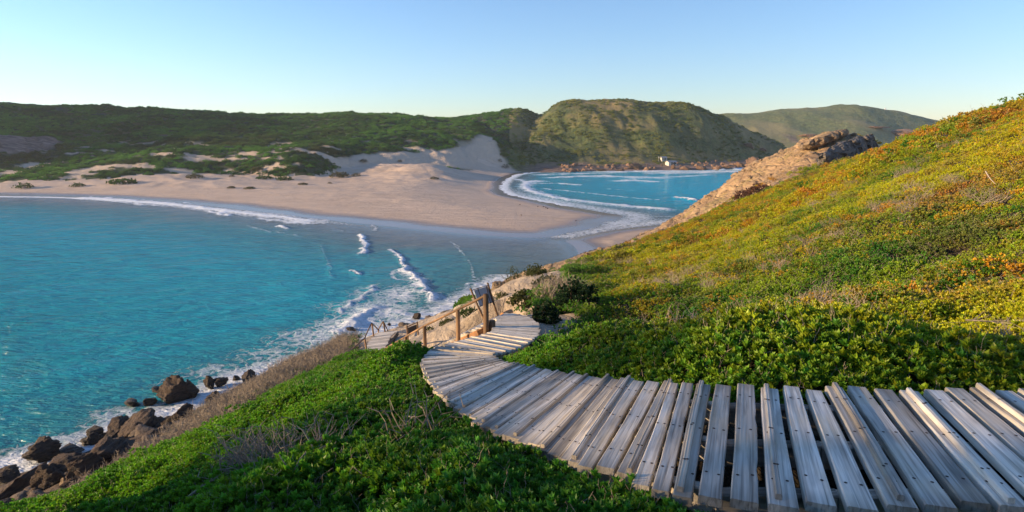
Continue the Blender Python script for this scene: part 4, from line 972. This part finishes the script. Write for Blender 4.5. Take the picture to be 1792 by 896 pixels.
part('pole', pole_mesh('pole', 4.5, .09, .07, 3, 8), M_mast, ms, mp-np.array([0, 0, 1.]), mp+np.array([0, 0, 2.8]), up=Vector((0, 1, 0))); box('head_box', (0, 0, 3.0), (.6, .5, .6), M_mast, ms)
bc = PY(1549, 193.5, 845); be = empty('beacon', tuple(bc), 'tiny beacon on the skyline of the far headland', 'beacon')
box('base', (0, 0, .4), (2.4, 2.4, 2.0), M_mast, be); box('tower', (0, 0, 2.4), (1.1, 1.1, 2.2), M_mast, be)

# ------------------------------------------------------------------ plants
def leaf_material(name, rough=.45, trans=.35):
    m = mat(name, rough=rough); t = NT(m)
    col = t.attr('tint', 'INSTANCER').outputs['Color']; lv = t.attr('lv').outputs['Fac']
    sc = t.n('ShaderNodeVectorMath', operation='SCALE'); t.l(col, sc.inputs[0]); t.l(t.math('ADD', .55, t.math('MULTIPLY', lv, .9)), sc.inputs['Scale'])
    hs = t.n('ShaderNodeHueSaturation'); t.l(sc.outputs[0], hs.inputs['Color']); t.l(t.math('ADD', .48, t.math('MULTIPLY', lv, .035)), hs.inputs['Hue']) 
    c = hs.outputs[0]
    t.l(c, t.b.inputs['Base Color'])
    tl_ = t.n('ShaderNodeBsdfTranslucent'); mx = t.n('ShaderNodeMixShader'); mx.inputs[0].default_value = trans
    t.l(t.mix(1., c, (1.25, 1.3, .6), 'MULTIPLY'), tl_.inputs[0]); t.l(t.b.outputs[0], mx.inputs[1]); t.l(tl_.outputs[0], mx.inputs[2]); t.l(mx.outputs[0], t.out.inputs[0])
    return m
M_leaf = leaf_material('succulent_leaf'); M_twig = mat('dry_twig', (.25, .205, .155), .9); M_stem = mat('stem', (.10, .06, .035), .9)

def leaves(positions, dirs, size, per, seed, spread=.9, wr=.5, twigs=None):
    """rosettes: at each position `per` leaves opening round the direction"""
    rr = np.random.default_rng(seed); V_ = []; F_ = []; lv = []
    for p, d in zip(positions, dirs):
        d = d/np.linalg.norm(d); t1 = np.cross(d, [.3, .8, .5]); t1 /= np.linalg.norm(t1); t2 = np.cross(d, t1); bv = rr.random()
        for k in range(per):
            a = k*2.4+rr.uniform(-.3, .3); op = spread*(.35+.65*k/per)
            out = (t1*np.cos(a)+t2*np.sin(a))*np.sin(op)+d*np.cos(op); side = np.cross(out, d); sn = np.linalg.norm(side)+1e-6; side /= sn; up = np.cross(side, out)
            s = size*rr.uniform(.7, 1.2); w = s*wr*.5; b = p+d*(-.15*s*k/per)
            i = len(V_)
            V_ += [b, b+out*s*.55+side*w+up*.1*s, b+out*s+up*(-.04*s), b+out*s*.55-side*w+up*.1*s]
            F_.append((i, i+1, i+2, i+3)); lv += [np.clip(.5*bv+.5*rr.random(), 0, 1)]*4
    return V_, F_, lv
def twig_geo(seed, n_, L, r_, spread=1.2):
    rr = np.random.default_rng(seed); V_ = []; F_ = []
    def seg(a, b, ra, rb):
        d = b-a; d = d/(np.linalg.norm(d)+1e-9); t1 = np.cross(d, [.2, .9, .3]); t1 /= np.linalg.norm(t1); t2 = np.cross(d, t1); i = len(V_)
        for q, r2 in ((a, ra), (b, rb)):
            for k in range(3): an = k*2.094; V_.append(q+(t1*np.cos(an)+t2*np.sin(an))*r2)
        for k in range(3): F_.append((i+k, i+(k+1) % 3, i+3+(k+1) % 3, i+3+k))
    for _ in range(n_):
        p = np.array([rr.uniform(-1, 1)*L*.3, rr.uniform(-1, 1)*L*.3, 0.]); d = np.array([rr.uniform(-1, 1)*spread, rr.uniform(-1, 1)*spread, 1.])
        for k in range(4):
            d = d/np.linalg.norm(d); q = p+d*L*.25*rr.uniform(.7, 1.2); seg(p, q, r_*(1-k*.2), r_*(1-(k+1)*.2))
            if k > 0:
                e = d+rr.normal(size=3)*.7; e /= np.linalg.norm(e); seg(q, q+e*L*.22, r_*.5, r_*.2)
            p = q; d = d+rr.normal(size=3)*.35
    return V_, F_
protos = bpy.data.collections.new('plant_forms')
def proto(name, V_, F_, lv, nst=0, col=protos, m0=None):
    me = bpy.data.meshes.new(name); me.from_pydata([tuple(v) for v in V_], [], F_); me.update()
    at = me.attributes.new('lv', 'FLOAT', 'POINT'); at.data.foreach_set('value', np.array(lv, np.float32))
    me.materials.append(m0 or M_leaf); me.materials.append(M_twig)
    if nst: me.polygons.foreach_set('material_index', [0]*(len(F_)-nst)+[1]*nst)
    return me
def clump(name, seed, R_, nros, size, per, dome=.5, twn=2, twr=.004):
    rr = np.random.default_rng(seed); P = []; D_ = []
    for k in range(nros):
        r_ = R_*math.sqrt(rr.random()); a = rr.random()*6.283; x = r_*math.cos(a); y = r_*math.sin(a)
        top = dome*R_*(1-(r_/R_)**2); z = top*rr.uniform(.15, 1.0)+rr.normal()*.08*R_
        P.append(np.array([x, y, z])); D_.append(np.array([x/R_*.7+rr.normal()*.25, y/R_*.7+rr.normal()*.25, 1.]))
    V_, F_, lv = leaves(P, D_, size, per, seed)
    tv, tf = twig_geo(seed+3, twn, R_*.9, twr, .9); o = len(V_); V_ = V_+tv; F_ = F_+[tuple(i+o for i in f) for f in tf]; lv = lv+[.4]*len(tv)
    return proto(name, V_, F_, lv, len(tf))
near_f = [clump('leafy_sprigs', s, .17, 19, .046, 10, .75, 1, .0035) for s in (1, 2, 3, 4)]
mid_f = [clump('leafy_sprigs', s, .28, 48, .048, 7, .65, 2, .005) for s in (5, 6, 7)]
far_f = [clump('leafy_tuft', s, .75, 95, .13, 5, .45, 1, .012) for s in (8, 9, 10)]
shr_f = [clump('scrub_tuft', s, 2.0, 110, .42, 5, .60, 1, .03) for s in (11, 12, 13)]
def twig_proto(seed, n_, L, r_):
    V_, F_ = twig_geo(seed, n_, L, r_, 1.3); me = bpy.data.meshes.new('dry_twigs'); me.from_pydata([tuple(v) for v in V_], [], F_); me.materials.append(M_twig); return me
twg_f = [twig_proto(s, 22, .62, .011) for s in (20, 21, 22)]

def scatter(name, forms, P, scale, tint, label=None, cat='plants', normal=None, seed=0, up=.6):
    """one object of ground cover: points carrying tint/scale/turn, instanced by geometry nodes"""
    rr = np.random.default_rng(seed); n_ = len(P)
    me = bpy.data.meshes.new(name); me.vertices.add(n_); me.vertices.foreach_set('co', P.astype(np.float32).ravel())
    def put(a, typ, key, v): at = me.attributes.new(a, typ, 'POINT'); at.data.foreach_set(key, np.ascontiguousarray(v).ravel())
    put('tint', 'FLOAT_COLOR', 'color', np.c_[tint, np.ones(n_)].astype(np.float32)); put('size', 'FLOAT', 'value', scale.astype(np.float32))
    rot = np.c_[rr.normal(0, .18, n_), rr.normal(0, .18, n_), rr.uniform(0, 6.283, n_)]
    if normal is not None:
        nx = normal*up; rot[:, 0] += -nx[:, 1]; rot[:, 1] += nx[:, 0]
        # tilt in world axes needs the turn first; keep the turn small enough by composing in the node tree
    put('turn', 'FLOAT_VECTOR', 'vector', rot.astype(np.float32)); put('pick', 'INT', 'value', rr.integers(0, len(forms), n_).astype(np.int32))
    o = bpy.data.objects.new(name, me); C.objects.link(o)
    col = bpy.data.collections.new(name+'_forms')
    for k, f in enumerate(forms):
        fo = bpy.data.objects.new('%s_form' % name, f); col.objects.link(fo)
    ng = bpy.data.node_groups.new(name, 'GeometryNodeTree'); ng.interface.new_socket('Geometry', in_out='INPUT', socket_type='NodeSocketGeometry'); ng.interface.new_socket('Geometry', in_out='OUTPUT', socket_type='NodeSocketGeometry')
    N_ = ng.nodes; L_ = ng.links; gi = N_.new('NodeGroupInput'); go = N_.new('NodeGroupOutput'); ip = N_.new('GeometryNodeInstanceOnPoints'); ci = N_.new('GeometryNodeCollectionInfo')
    ci.inputs['Collection'].default_value = col; ci.inputs['Separate Children'].default_value = True; ci.inputs['Reset Children'].default_value = True
    L_.new(gi.outputs[0], ip.inputs['Points']); L_.new(ci.outputs[0], ip.inputs['Instance']); ip.inputs['Pick Instance'].default_value = True
    def na(nm, typ): a = N_.new('GeometryNodeInputNamedAttribute'); a.data_type = typ; a.inputs[0].default_value = nm; return a.outputs[0]
    L_.new(na('pick', 'INT'), ip.inputs['Instance Index']); L_.new(na('size', 'FLOAT'), ip.inputs['Scale'])
    er = N_.new('FunctionNodeEulerToRotation'); L_.new(na('turn', 'FLOAT_VECTOR'), er.inputs[0]); L_.new(er.outputs[0], ip.inputs['Rotation'])
    L_.new(ip.outputs[0], go.inputs[0])
    md = o.modifiers.new('cover', 'NODES'); md.node_group = ng
    o['kind'] = 'stuff'; o['label'] = label; o['category'] = cat
    return o

def jitter_points(r0, r1, th0, th1, spacing, seed):
    """even random cover of a sector; spacing in metres"""
    rr = np.random.default_rng(seed); A = .5*(th1-th0)*(r1*r1-r0*r0); n_ = int(A/spacing**2)
    r_ = np.sqrt(rr.uniform(r0*r0, r1*r1, n_)); t_ = rr.uniform(th0, th1, n_); return r_*np.sin(t_), r_*np.cos(t_)
def normals(x, y, z, e=.5):
    zx = H(x+e, y); zy = H(x, y+e); return np.c_[-(zx-z)/e, -(zy-z)/e]
def lerp(a, b, t): return np.asarray(a)[None]*(1-t[:, None])+np.asarray(b)[None]*t[:, None]
G_dk = (.055, .18, .022); G_md = (.14, .31, .02); G_yl = (.46, .45, .014); G_or = (.62, .32, .03); G_rd = (.55, .17, .03); G_br = (.26, .17, .08)
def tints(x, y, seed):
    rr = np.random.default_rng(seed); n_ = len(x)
    right = sstep(-.5, 2.5, x-.11*y)*sstep(3.0, 7.0, np.hypot(x, y))       # sunny slope: its own plants, with golden sunlight also put into leaf tint
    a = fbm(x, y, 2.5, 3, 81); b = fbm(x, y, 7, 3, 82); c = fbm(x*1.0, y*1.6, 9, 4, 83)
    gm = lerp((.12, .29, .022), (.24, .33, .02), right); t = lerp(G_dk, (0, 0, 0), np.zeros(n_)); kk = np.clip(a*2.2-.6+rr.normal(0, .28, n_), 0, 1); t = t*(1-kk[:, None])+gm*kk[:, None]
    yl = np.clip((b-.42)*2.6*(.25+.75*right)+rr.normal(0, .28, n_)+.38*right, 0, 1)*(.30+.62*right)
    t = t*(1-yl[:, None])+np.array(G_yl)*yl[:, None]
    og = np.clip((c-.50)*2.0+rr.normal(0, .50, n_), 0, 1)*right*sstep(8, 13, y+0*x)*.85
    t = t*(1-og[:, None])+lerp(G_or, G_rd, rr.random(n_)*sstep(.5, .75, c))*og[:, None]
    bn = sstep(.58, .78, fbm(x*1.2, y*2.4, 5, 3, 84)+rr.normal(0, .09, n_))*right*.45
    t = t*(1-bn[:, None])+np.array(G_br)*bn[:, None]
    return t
def on_near(x, y, margin):
    z = H(x, y); k = ~inside(x, y, walk_poly); d = seg_dist(x, y, walk_poly, True); k &= d > margin; k &= np.minimum(seg_dist(x, y, [p[:2] for p, q in LF]), seg_dist(x, y, [q[:2] for p, q in LF])) > np.where((x < .2) & (y > 12.6), 2.6, 1.1)
    L_ = layers(x, y); k &= (L_.argmax(0) == 0) & (z > 2.5)
    veg = (1-np.maximum.reduce([path_mask(x, y), rock_mask(x, y, z), dry_mask(x, y, z)*(.72+.4*(fbm(x, y, 2.5, 2, 91)-.3))]))
    return k, z, veg
# near: everything within 14 m
rr_ = np.random.default_rng(5)
x, y = jitter_points(1.4, 13.5, R(-50), R(52), .105, 1)
k, z, veg = on_near(x, y, .07); k &= (veg > rr_.random(len(x))) & (fbm(x, y, .9, 2, 85) > .12)
x, y, z = x[k], y[k], z[k]
d = seg_dist(x, y, walk_poly, True); low = sstep(0, .7, d)
hgt = (fbm(x, y, 1.1, 3, 86)*.48-.06)*low-.02
nrm = normals(x, y, z)
print('near', len(x))
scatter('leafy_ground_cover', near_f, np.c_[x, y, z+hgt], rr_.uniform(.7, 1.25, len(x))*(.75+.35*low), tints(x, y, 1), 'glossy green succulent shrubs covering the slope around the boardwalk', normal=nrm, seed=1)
# sprigs crowding the near edge of the boardwalk and hiding its supports
ii_ = rr_.integers(380, 1330, 620); ua = fa_[ii_]-fb_[ii_]; ua = ua/np.linalg.norm(ua, axis=1)[:, None]; of = rr_.uniform(.08, .5, 620)[:, None]; Pn = fa_[ii_]+ua*of
x_, y_ = Pn[:, 0], Pn[:, 1]; zg = H(x_, y_); zt = np.minimum(fa_[ii_][:, 2]-.10, zg+.10+.18*rr_.random(620))
scatter('edge_sprigs', near_f, np.c_[x_, y_, np.maximum(zt, zg)], rr_.uniform(.7, 1.1, 620), tints(x_, y_, 15), 'leafy sprigs crowding the near edge of the boardwalk', seed=15)
x, y = jitter_points(13, 45, R(-50), R(48), .27, 2)
k, z, veg = on_near(x, y, .35); k &= (veg > rr_.random(len(x))); x, y, z = x[k], y[k], z[k]
print('mid', len(x))
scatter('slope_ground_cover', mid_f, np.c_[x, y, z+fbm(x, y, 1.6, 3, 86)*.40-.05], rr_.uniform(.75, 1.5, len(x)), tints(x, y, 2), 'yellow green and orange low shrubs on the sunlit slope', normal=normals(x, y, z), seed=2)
x, y = jitter_points(44, 165, R(-5), R(42), .80, 3)
k, z, veg = on_near(x, y, .35); k &= (veg > rr_.random(len(x))); x, y, z = x[k], y[k], z[k]
print('far', len(x))
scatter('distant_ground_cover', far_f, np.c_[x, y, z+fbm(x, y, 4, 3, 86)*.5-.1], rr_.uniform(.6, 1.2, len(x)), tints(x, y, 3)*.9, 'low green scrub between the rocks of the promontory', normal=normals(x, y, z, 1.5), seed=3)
x, y = jitter_points(28, 165, R(-46), R(40), 1.15, 33)
L_ = layers(x, y); z = L_.max(0); rm = rock_mask(x, y, z); k = (L_.argmax(0) == 0) & (z > .3) & (rm > .5); hi = k & (y > 72) & (rr_.random(len(x)) < .55); lo = k & (y <= 72)
L2 = None
def coast():
    x, y = jitter_points(330, 520, R(-2), R(24), 2.0, 44); L_ = layers(x, y); z = L_.max(0)
    k = (L_.argmax(0) == 2) & (z > -.3) & (z < 4.0) & (x > 30) & (rr_.random(len(x)) < .3) & (fbm(x, y, 18, 2, 45) > .38) & ~((np.abs(x-99) < 9) & (y > 372)); n_ = int(k.sum())
    fs = [rock_mesh('stone', q, (1, .8, .75), 11, 3, .12) for q in (301, 302, 303)]
    M_c = rock_material('coast_rock', (.17, .105, .075), (.10, .07, .055), (.27, .16, .10), .35)
    for f in fs: f.materials.append(M_c)
    scatter('coast_rocks', fs, np.c_[x[k], y[k], z[k]-.2], .9+5.5*rr_.random(n_)**2.0, np.ones((n_, 3)), 'reddish broken rock along the foot of the island', 'stones', seed=10)
coast()
for kk, fs, lb, sz in ((hi, [chip(200), chip(201), chip(202)], 'tan broken stones strewn over the promontory rock', (.5, 2.2)), (lo, [chip(204), chip(205)], 'dark small stones along the foot of the near slope', (.7, 2.6))):
    n_ = int(kk.sum()); scatter('rubble', fs, np.c_[x[kk], y[kk], z[kk]-.05], sz[0]+(sz[1]-sz[0])*rr_.random(n_)**2.5, np.ones((n_, 3)), lb, 'stones', seed=9)
x = rr_.uniform(-20, -12, 1900); y = rr_.uniform(-9, 7.6, 1900); z = H(x, y); k = rr_.random(1900) < .22  # scrub out of view, added to filter the sun reaching the boardwalk
x, y, z = x[k], y[k], z[k]
scatter('shade_scrub', mid_f+far_f[:1], np.c_[x, y, z+rr_.random(len(x))**1.3*2.4], rr_.uniform(.5, 1.2, len(x)), tints(x, y, 12), 'unseen loose scrub added beside the viewpoint to dapple the sunlight', seed=12)
# dry twigs at the edge above the rocks and among the leaves
x, y = jitter_points(5, 48, R(-48), R(18), .22, 4); k, z, veg = on_near(x, y, .3)
k &= (dry_mask(x, y, z) > .2+.4*rr_.random(len(x))) & (rock_mask(x, y, z) < .4) & (rr_.random(len(x)) < .6); x1, y1, z1 = x[k], y[k], z[k]
x, y = jitter_points(2.0, 14, R(-50), R(12), .24, 6); k, z, veg = on_near(x, y, .3); k &= (fbm(x, y, 1.4, 2, 87) > .80) & (x < .3*y-.4+.0); x2, y2, z2 = x[k], y[k], z[k]
x, y = jitter_points(6.0, 45, R(0), R(42), .55, 8); k, z, veg = on_near(x, y, .5); k &= (fbm(x, y*1.6, 3, 3, 93) > .63) & (veg > .5) & (rr_.random(len(x)) < .28)
x2 = np.r_[x2, x[k]]; y2 = np.r_[y2, y[k]]; z2 = np.r_[z2, z[k]+.08]
P = np.c_[np.r_[x1, x2], np.r_[y1, y2], np.r_[z1-.05, z2+.12]]
print('twigs', len(P))
scatter('dry_twigs', twg_f, P, np.r_[rr_.uniform(.9, 1.8, len(x1)), rr_.uniform(.6, 1.0, len(x2))], np.tile([.2, .16, .13], (len(P), 1)), 'grey brown leafless twigs along the edge above the rocks', seed=4)
# scrub on the far hills
x, y = jitter_points(235, 560, R(-47), R(40), 2.35, 7)
L_ = layers(x, y); z = L_.max(0); k = (L_.argmax(0) == 2) & (z > 3)
low = sstep(24, 10, z)*sstep(10, -30, x)
sandk = sstep(.66, .70, fbm(x*.7, y*2.0, 13, 4, 62)+low*.04)*low
cl = np.exp(-(((x+262)/30)**2+((y-318)/26)**2)); rk_ = sstep(.42, .55, cl+(fbm(x, y, 12, 3, 64)-.5)*.5)
shore = sstep(4.5, 2., z+(fbm(x, y, 9, 3, 63)-.5)*4)*sstep(0, 20, x)
k &= (chute(x, y) < .4) & (sandk < .4) & (rk_ < .5) & (shore < .5) & ~((x > 0) & (fbm(x, y, 14, 3, 88) < .40))
k &= ~((np.abs(x-99) < 12) & (y > 366) & (y < 392))
x, y, z = x[k], y[k], z[k]; a = fbm(x, y, 20, 3, 89); isl = sstep(-8, 12, x)[:, None]
tt_ = lerp((.030, .095, .034), (.10, .26, .050), np.clip(a*1.8-.4+rr_.normal(0, .2, len(x)), 0, 1))
brn = np.clip((fbm(x, y, 35, 3, 90)-.45)*4, 0, 1)*sstep(32, 14, z); tt_ = tt_*(1-.6*brn[:, None])+np.array((.065, .055, .035))*.6*brn[:, None]
t2 = lerp((.06, .13, .035), (.28, .28, .08), np.clip(a*1.8-.4+rr_.normal(0, .25, len(x)), 0, 1)); tt_ = tt_*(1-isl)+t2*isl
print('scrub', len(x))
scatter('hill_scrub', shr_f, np.c_[x, y, z-.35], rr_.uniform(.5, 1.15, len(x))*np.where(x > 0, .72, 1), tt_, 'dense dark green scrub covering the far hills', seed=5)

# individual shrubs on the sandy shoulder and on the dunes
M_shrub = {}
def shrub_mat(col):
    if col not in M_shrub:
        m = mat('shrub_leaf', rough=.6); t = NT(m); lv = t.attr('lv').outputs['Fac']
        c = t.mix(lv, tuple(v*.6 for v in col), tuple(min(1, v*1.5) for v in col)); t.l(c, t.b.inputs['Base Color'])
        tl_ = t.n('ShaderNodeBsdfTranslucent'); mx = t.n('ShaderNodeMixShader'); mx.inputs[0].default_value = .3; t.l(c, tl_.inputs[0]); t.l(t.b.outputs[0], mx.inputs[1]); t.l(tl_.outputs[0], mx.inputs[2]); t.l(mx.outputs[0], t.out.inputs[0])
        M_shrub[col] = m
    return M_shrub[col]
def shrub(px, py, wpx, hpx, Yd, col, label, group, dens=1., leaf=None):
    p = PY(px, py, Yd); g = float(H([p[0]], [p[1]])[0]); s = np.linalg.norm(p-np.array([0, 0, HC]))/F; w = wpx*s/2; h = hpx*s
    if abs(g-p[2]) < 3: p[2] = g
    rr = np.random.default_rng(int(px*3+py)); P = []; D_ = []; nr = int(190*dens)
    for k in range(nr):
        d = rr.normal(size=3); d[2] = abs(d[2]); d /= np.linalg.norm(d); r_ = rr.uniform(.55, 1.0)**.6*(1+.25*math.sin(d[0]*7+px)*math.cos(d[1]*6))
        P.append(np.array([d[0]*w*r_, d[1]*w*.8*r_, d[2]*h*r_])); D_.append(d+np.array([0, 0, .5])+rr.normal(size=3)*.3)
    lf_ = leaf or max(.05, w*.13)
    V_, F_, lv = leaves(P, D_, lf_, 7, int(px), 1.0)
    e = empty('shrub', tuple(p), label, 'shrub', group)
    me = proto('foliage', V_, F_, lv, 0, m0=shrub_mat(col)); link('foliage', me, None, e)
    tv, tf = twig_geo(int(px), 7, h*1.1, max(.008, w*.03), .9); me = bpy.data.meshes.new('stem'); me.from_pydata([tuple(v-np.array([0, 0, h*.1])) for v in tv], [], tf); link('stem', me, M_stem, e)
g1 = 'shrubs on the sandy shoulder'
OL = (.085, .10, .03); GR = (.05, .10, .02); RD = (.13, .06, .04); DG = (.022, .055, .018)
shrub(898, 512, 28, 32, 50, OL, 'tall olive shrub beside the big tan boulder', g1, 1.6); shrub(868, 524, 24, 24, 30, GR, 'round green shrub right of the tilted board', g1); shrub(938, 494, 44, 20, 47, OL, 'wide olive shrub above the sand path', g1, 1.6)
shrub(972, 466, 34, 12, 66, OL, 'low green shrub on the shore edge of the sand path', g1); shrub(1028, 449, 20, 12, 88, RD, 'small reddish shrub at the edge of the beach', g1); shrub(1092, 434, 40, 10, 88, OL, 'low olive shrub beside the flat tan ledge', g1)
shrub(1008, 568, 74, 56, 19, DG, 'big dark green bush filling the hollow above the boardwalk turn', g1, 5, .10); shrub(955, 585, 46, 30, 17, DG, 'low dark bush at the outer edge of the boardwalk turn', g1, 3, .08)
shrub(920, 545, 56, 24, 21.5, OL, 'brownish olive shrub behind the boardwalk turn', g1, 2.5, .09); shrub(962, 530, 60, 24, 26, OL, 'wide olive shrub above the brownish one', g1, 2.5, .10); shrub(890, 552, 36, 16, 19.8, GR, 'bright green low shrub behind the short log', g1, 2, .07)
shrub(880, 532, 24, 10, 27, OL, 'small olive tuft right of the leaning poles', g1); shrub(822, 566, 40, 12, 25, GR, 'green tuft between the first and second rail posts', g1, 1.5); shrub(785, 576, 34, 12, 28, OL, 'olive tuft left of the second rail post', g1, 1.5); shrub(752, 600, 22, 10, 28, GR, 'small tuft at the foot of the sandy bank', g1)
shrub(940, 510, 40, 10, 38, OL, 'flat olive mat below the sand path', g1, 1.5); shrub(1005, 505, 40, 20, 35, GR, 'green shrub right of the lowest small boulder', g1, 2); shrub(632, 610, 20, 16, 33, OL, 'grassy tuft left of the beach stairs', g1)
shrub(1330, 366, 46, 16, 80, RD, 'reddish brown shrub patch below the flat ledge', g1, 1.5); shrub(1300, 362, 34, 14, 86, RD, 'dark russet shrub left of the reddish patch', g1, 1.5)
g2 = 'scrub mounds on the dunes'
DN = (.10, .10, .05)
for (px, py, w, h, lb) in [(594, 306, 34, 7, 'brown green scrub mound in the middle of the dunes'), (624, 306, 16, 5, 'smaller mound just right of the middle dune mound'), (497, 313, 26, 5, 'flat bright green mound left of the middle dunes'), (462, 311, 28, 4, 'sandy hummock with dry scrub left of the flat green mound'), (406, 308, 9, 3, 'tiny dark bush on the left dunes'), (340, 309, 26, 6, 'scrubby hummock on the left dunes'),
                           (215, 318, 40, 6, 'long green patch at the toe of the left dunes'), (136, 324, 18, 5, 'green tuft on the far left dunes'), (42, 326, 22, 6, 'green tuft close to the left picture edge'), (437, 329, 18, 3, 'low dark tuft on the open sand right of the left dunes'), (405, 328, 14, 3, 'small tuft left of the low dark tuft'), (510, 296, 24, 7, 'olive bush at the scrub edge above the flat green mound'), (450, 296, 22, 6, 'yellowish bush at the scrub edge'),
                           (636, 282, 14, 5, 'small tuft where the pale dunes begin'), (700, 282, 8, 4, 'dark tuft on the crest of the pale dunes'), (577, 320, 8, 2.5, 'tiny dark tuft on the open sand'), (530, 322, 16, 3, 'low sandy tuft on the open sand'), (760, 312, 16, 3.5, 'low tuft below the big dune'), (884, 291, 14, 7, 'dark bush on the right flank of the sand chute'), (875, 281, 8, 5, 'small bush high on the right flank of the sand chute')]:
    # find the distance where this line of sight meets the ground
    p = hit(px, py+h/2, 120, 430); best = None if p is None else p[1]
    shrub(px, py, w, h, best or 300, GR if 'green' in lb and 'brown' not in lb else DN, lb, g2, .9)

# dark lumps of kelp on the beach
for (px, py, lb) in [(941, 361, 'leftmost dark kelp lump of the row on the sand'), (951, 361.5, 'long kelp lump second in the row'), (955, 363, 'fat kelp lump in the middle of the row'), (958, 364.5, 'kelp lump lowest in the row'), (973, 359.5, 'kelp lump standing apart right of the row'), (910, 358, 'tiny kelp speck left of the row'), (912, 376, 'kelp speck on the sand below the row'), (1008, 386, 'kelp speck near the stream')]:
    rock(px, py, 3.6, 1.8, lb, M_dark, z=.85, name='kelp_clump', group='dark kelp lumps washed up on the sand', sub=2)['category'] = 'kelp'

# fallen dry branches
def branch(name, pts, r_, label, side=6, m=None):
    rr = np.random.default_rng(int(pts[0][0])); P = smooth_poly([PY(*q) for q in pts], 1, False); bm = bmesh.new(); me = bpy.data.meshes.new(name)
    V_ = []; F_ = []
    def tube(P, r0, r1):
        base = len(V_); n_ = len(P)
        for i, p in enumerate(P):
            d = P[min(i+1, n_-1)]-P[max(i-1, 0)]; d /= np.linalg.norm(d)+1e-9; t1 = np.cross(d, [.1, .3, .9]); t1 /= np.linalg.norm(t1); t2 = np.cross(d, t1); rad = r0+(r1-r0)*i/(n_-1)
            for k in range(5): a = k*1.2566; V_.append(tuple(p+(t1*math.cos(a)+t2*math.sin(a))*rad))
        for i in range(n_-1):
            for k in range(5): F_.append((base+i*5+k, base+i*5+(k+1) % 5, base+(i+1)*5+(k+1) % 5, base+(i+1)*5+k))
    tube(P, r_, r_*.4); L = np.linalg.norm(P[-1]-P[0])
    for k in range(side):
        i = rr.integers(1, len(P)-1); d = (P[i+1]-P[i]); d /= np.linalg.norm(d); d = d+rr.normal(size=3)*.8; d[2] = abs(d[2])*.5; q = P[i]; Q = [q]
        for j in range(3): q = q+d*L*.07*rr.uniform(.7, 1.3); d = d+rr.normal(size=3)*.3; Q.append(q)
        tube(Q, r_*.5, r_*.2)
    me.from_pydata(V_, [], F_); me.update(); bm.free(); return tag(link(name, me, m or M_twig), label, 'branch', 'dry branches lying on the shrubs')
M_pale = mat('pale_branch', (.42, .34, .26), .9)
branch('fallen_branch', [(1389, 582, 6.6), (1402, 590, 6.5), (1415, 594, 6.4), (1430, 599, 6.35), (1447, 601, 6.3)], .011, 'pale forked dry branch on the green slope behind the middle planks', 5, M_pale)
branch('fallen_branch', [(1585, 658, 5.0), (1600, 625, 5.6), (1612, 590, 6.3), (1616, 560, 7.1)], .008, 'thin reddish dry stem rising up the slope at right', 6)
branch('fallen_branch', [(650, 655, 11.0), (668, 643, 11.4), (690, 638, 11.7), (710, 641, 11.6)], .014, 'thin pale branch arched over the bush left of the boardwalk bend', 2, M_pale)
branch('fallen_branch', [(505, 835, 4.1), (530, 810, 4.4), (548, 795, 4.6), (560, 775, 4.9)], .015, 'grey branching twig in the middle of the lower left bushes', 9)
branch('fallen_branch', [(885, 805, 3.7), (905, 820, 3.6), (925, 840, 3.5)], .012, 'crooked brown branch under the plank ends', 5)
branch('fallen_branch', [(600, 770, 6.0), (640, 752, 6.4), (680, 745, 6.7)], .012, 'grey twig tangle in the bushes below the bend', 12)
branch('fallen_branch', [(330, 870, 4.9), (360, 845, 5.2), (400, 830, 5.4)], .013, 'grey twig tangle near the lower left corner bushes', 10)
branch('fallen_branch', [(1725, 300, 20.), (1732, 312, 19.5), (1742, 322, 19)], .02, 'pale stick standing on the upper right slope', 0, M_pale)
branch('fallen_branch', [(1690, 560, 7.6), (1740, 563, 7.5), (1790, 560, 7.5)], .012, 'grey dry twigs at the right picture edge on the slope', 14)

# ------------------------------------------------------------------ air
def haze():
    x0, x1, y0, y1, z0, z1 = -900, 900, -120, 1250, -10, 150
    me = bpy.data.meshes.new('haze'); me.from_pydata([(x0, y0, z0), (x1, y0, z0), (x1, y1, z0), (x0, y1, z0), (x0, y0, z1), (x1, y0, z1), (x1, y1, z1), (x0, y1, z1)], [], [(0, 3, 2, 1), (4, 5, 6, 7), (0, 1, 5, 4), (1, 2, 6, 5), (2, 3, 7, 6), (3, 0, 4, 7)]); me.update()
    m = bpy.data.materials.new('air'); m.use_nodes = True; nt = m.node_tree; nt.nodes.remove(nt.nodes['Principled BSDF'])
    v = nt.nodes.new('ShaderNodeVolumePrincipled'); v.inputs['Color'].default_value = (.86, .93, 1, 1); v.inputs['Density'].default_value = .00013; v.inputs['Anisotropy'].default_value = .2
    nt.links.new(v.outputs[0], nt.nodes['Material Output'].inputs['Volume']); o = link('haze', me, m); o['kind'] = 'stuff'; o['label'] = 'thin pale air between the viewpoint and the far hills'
haze()
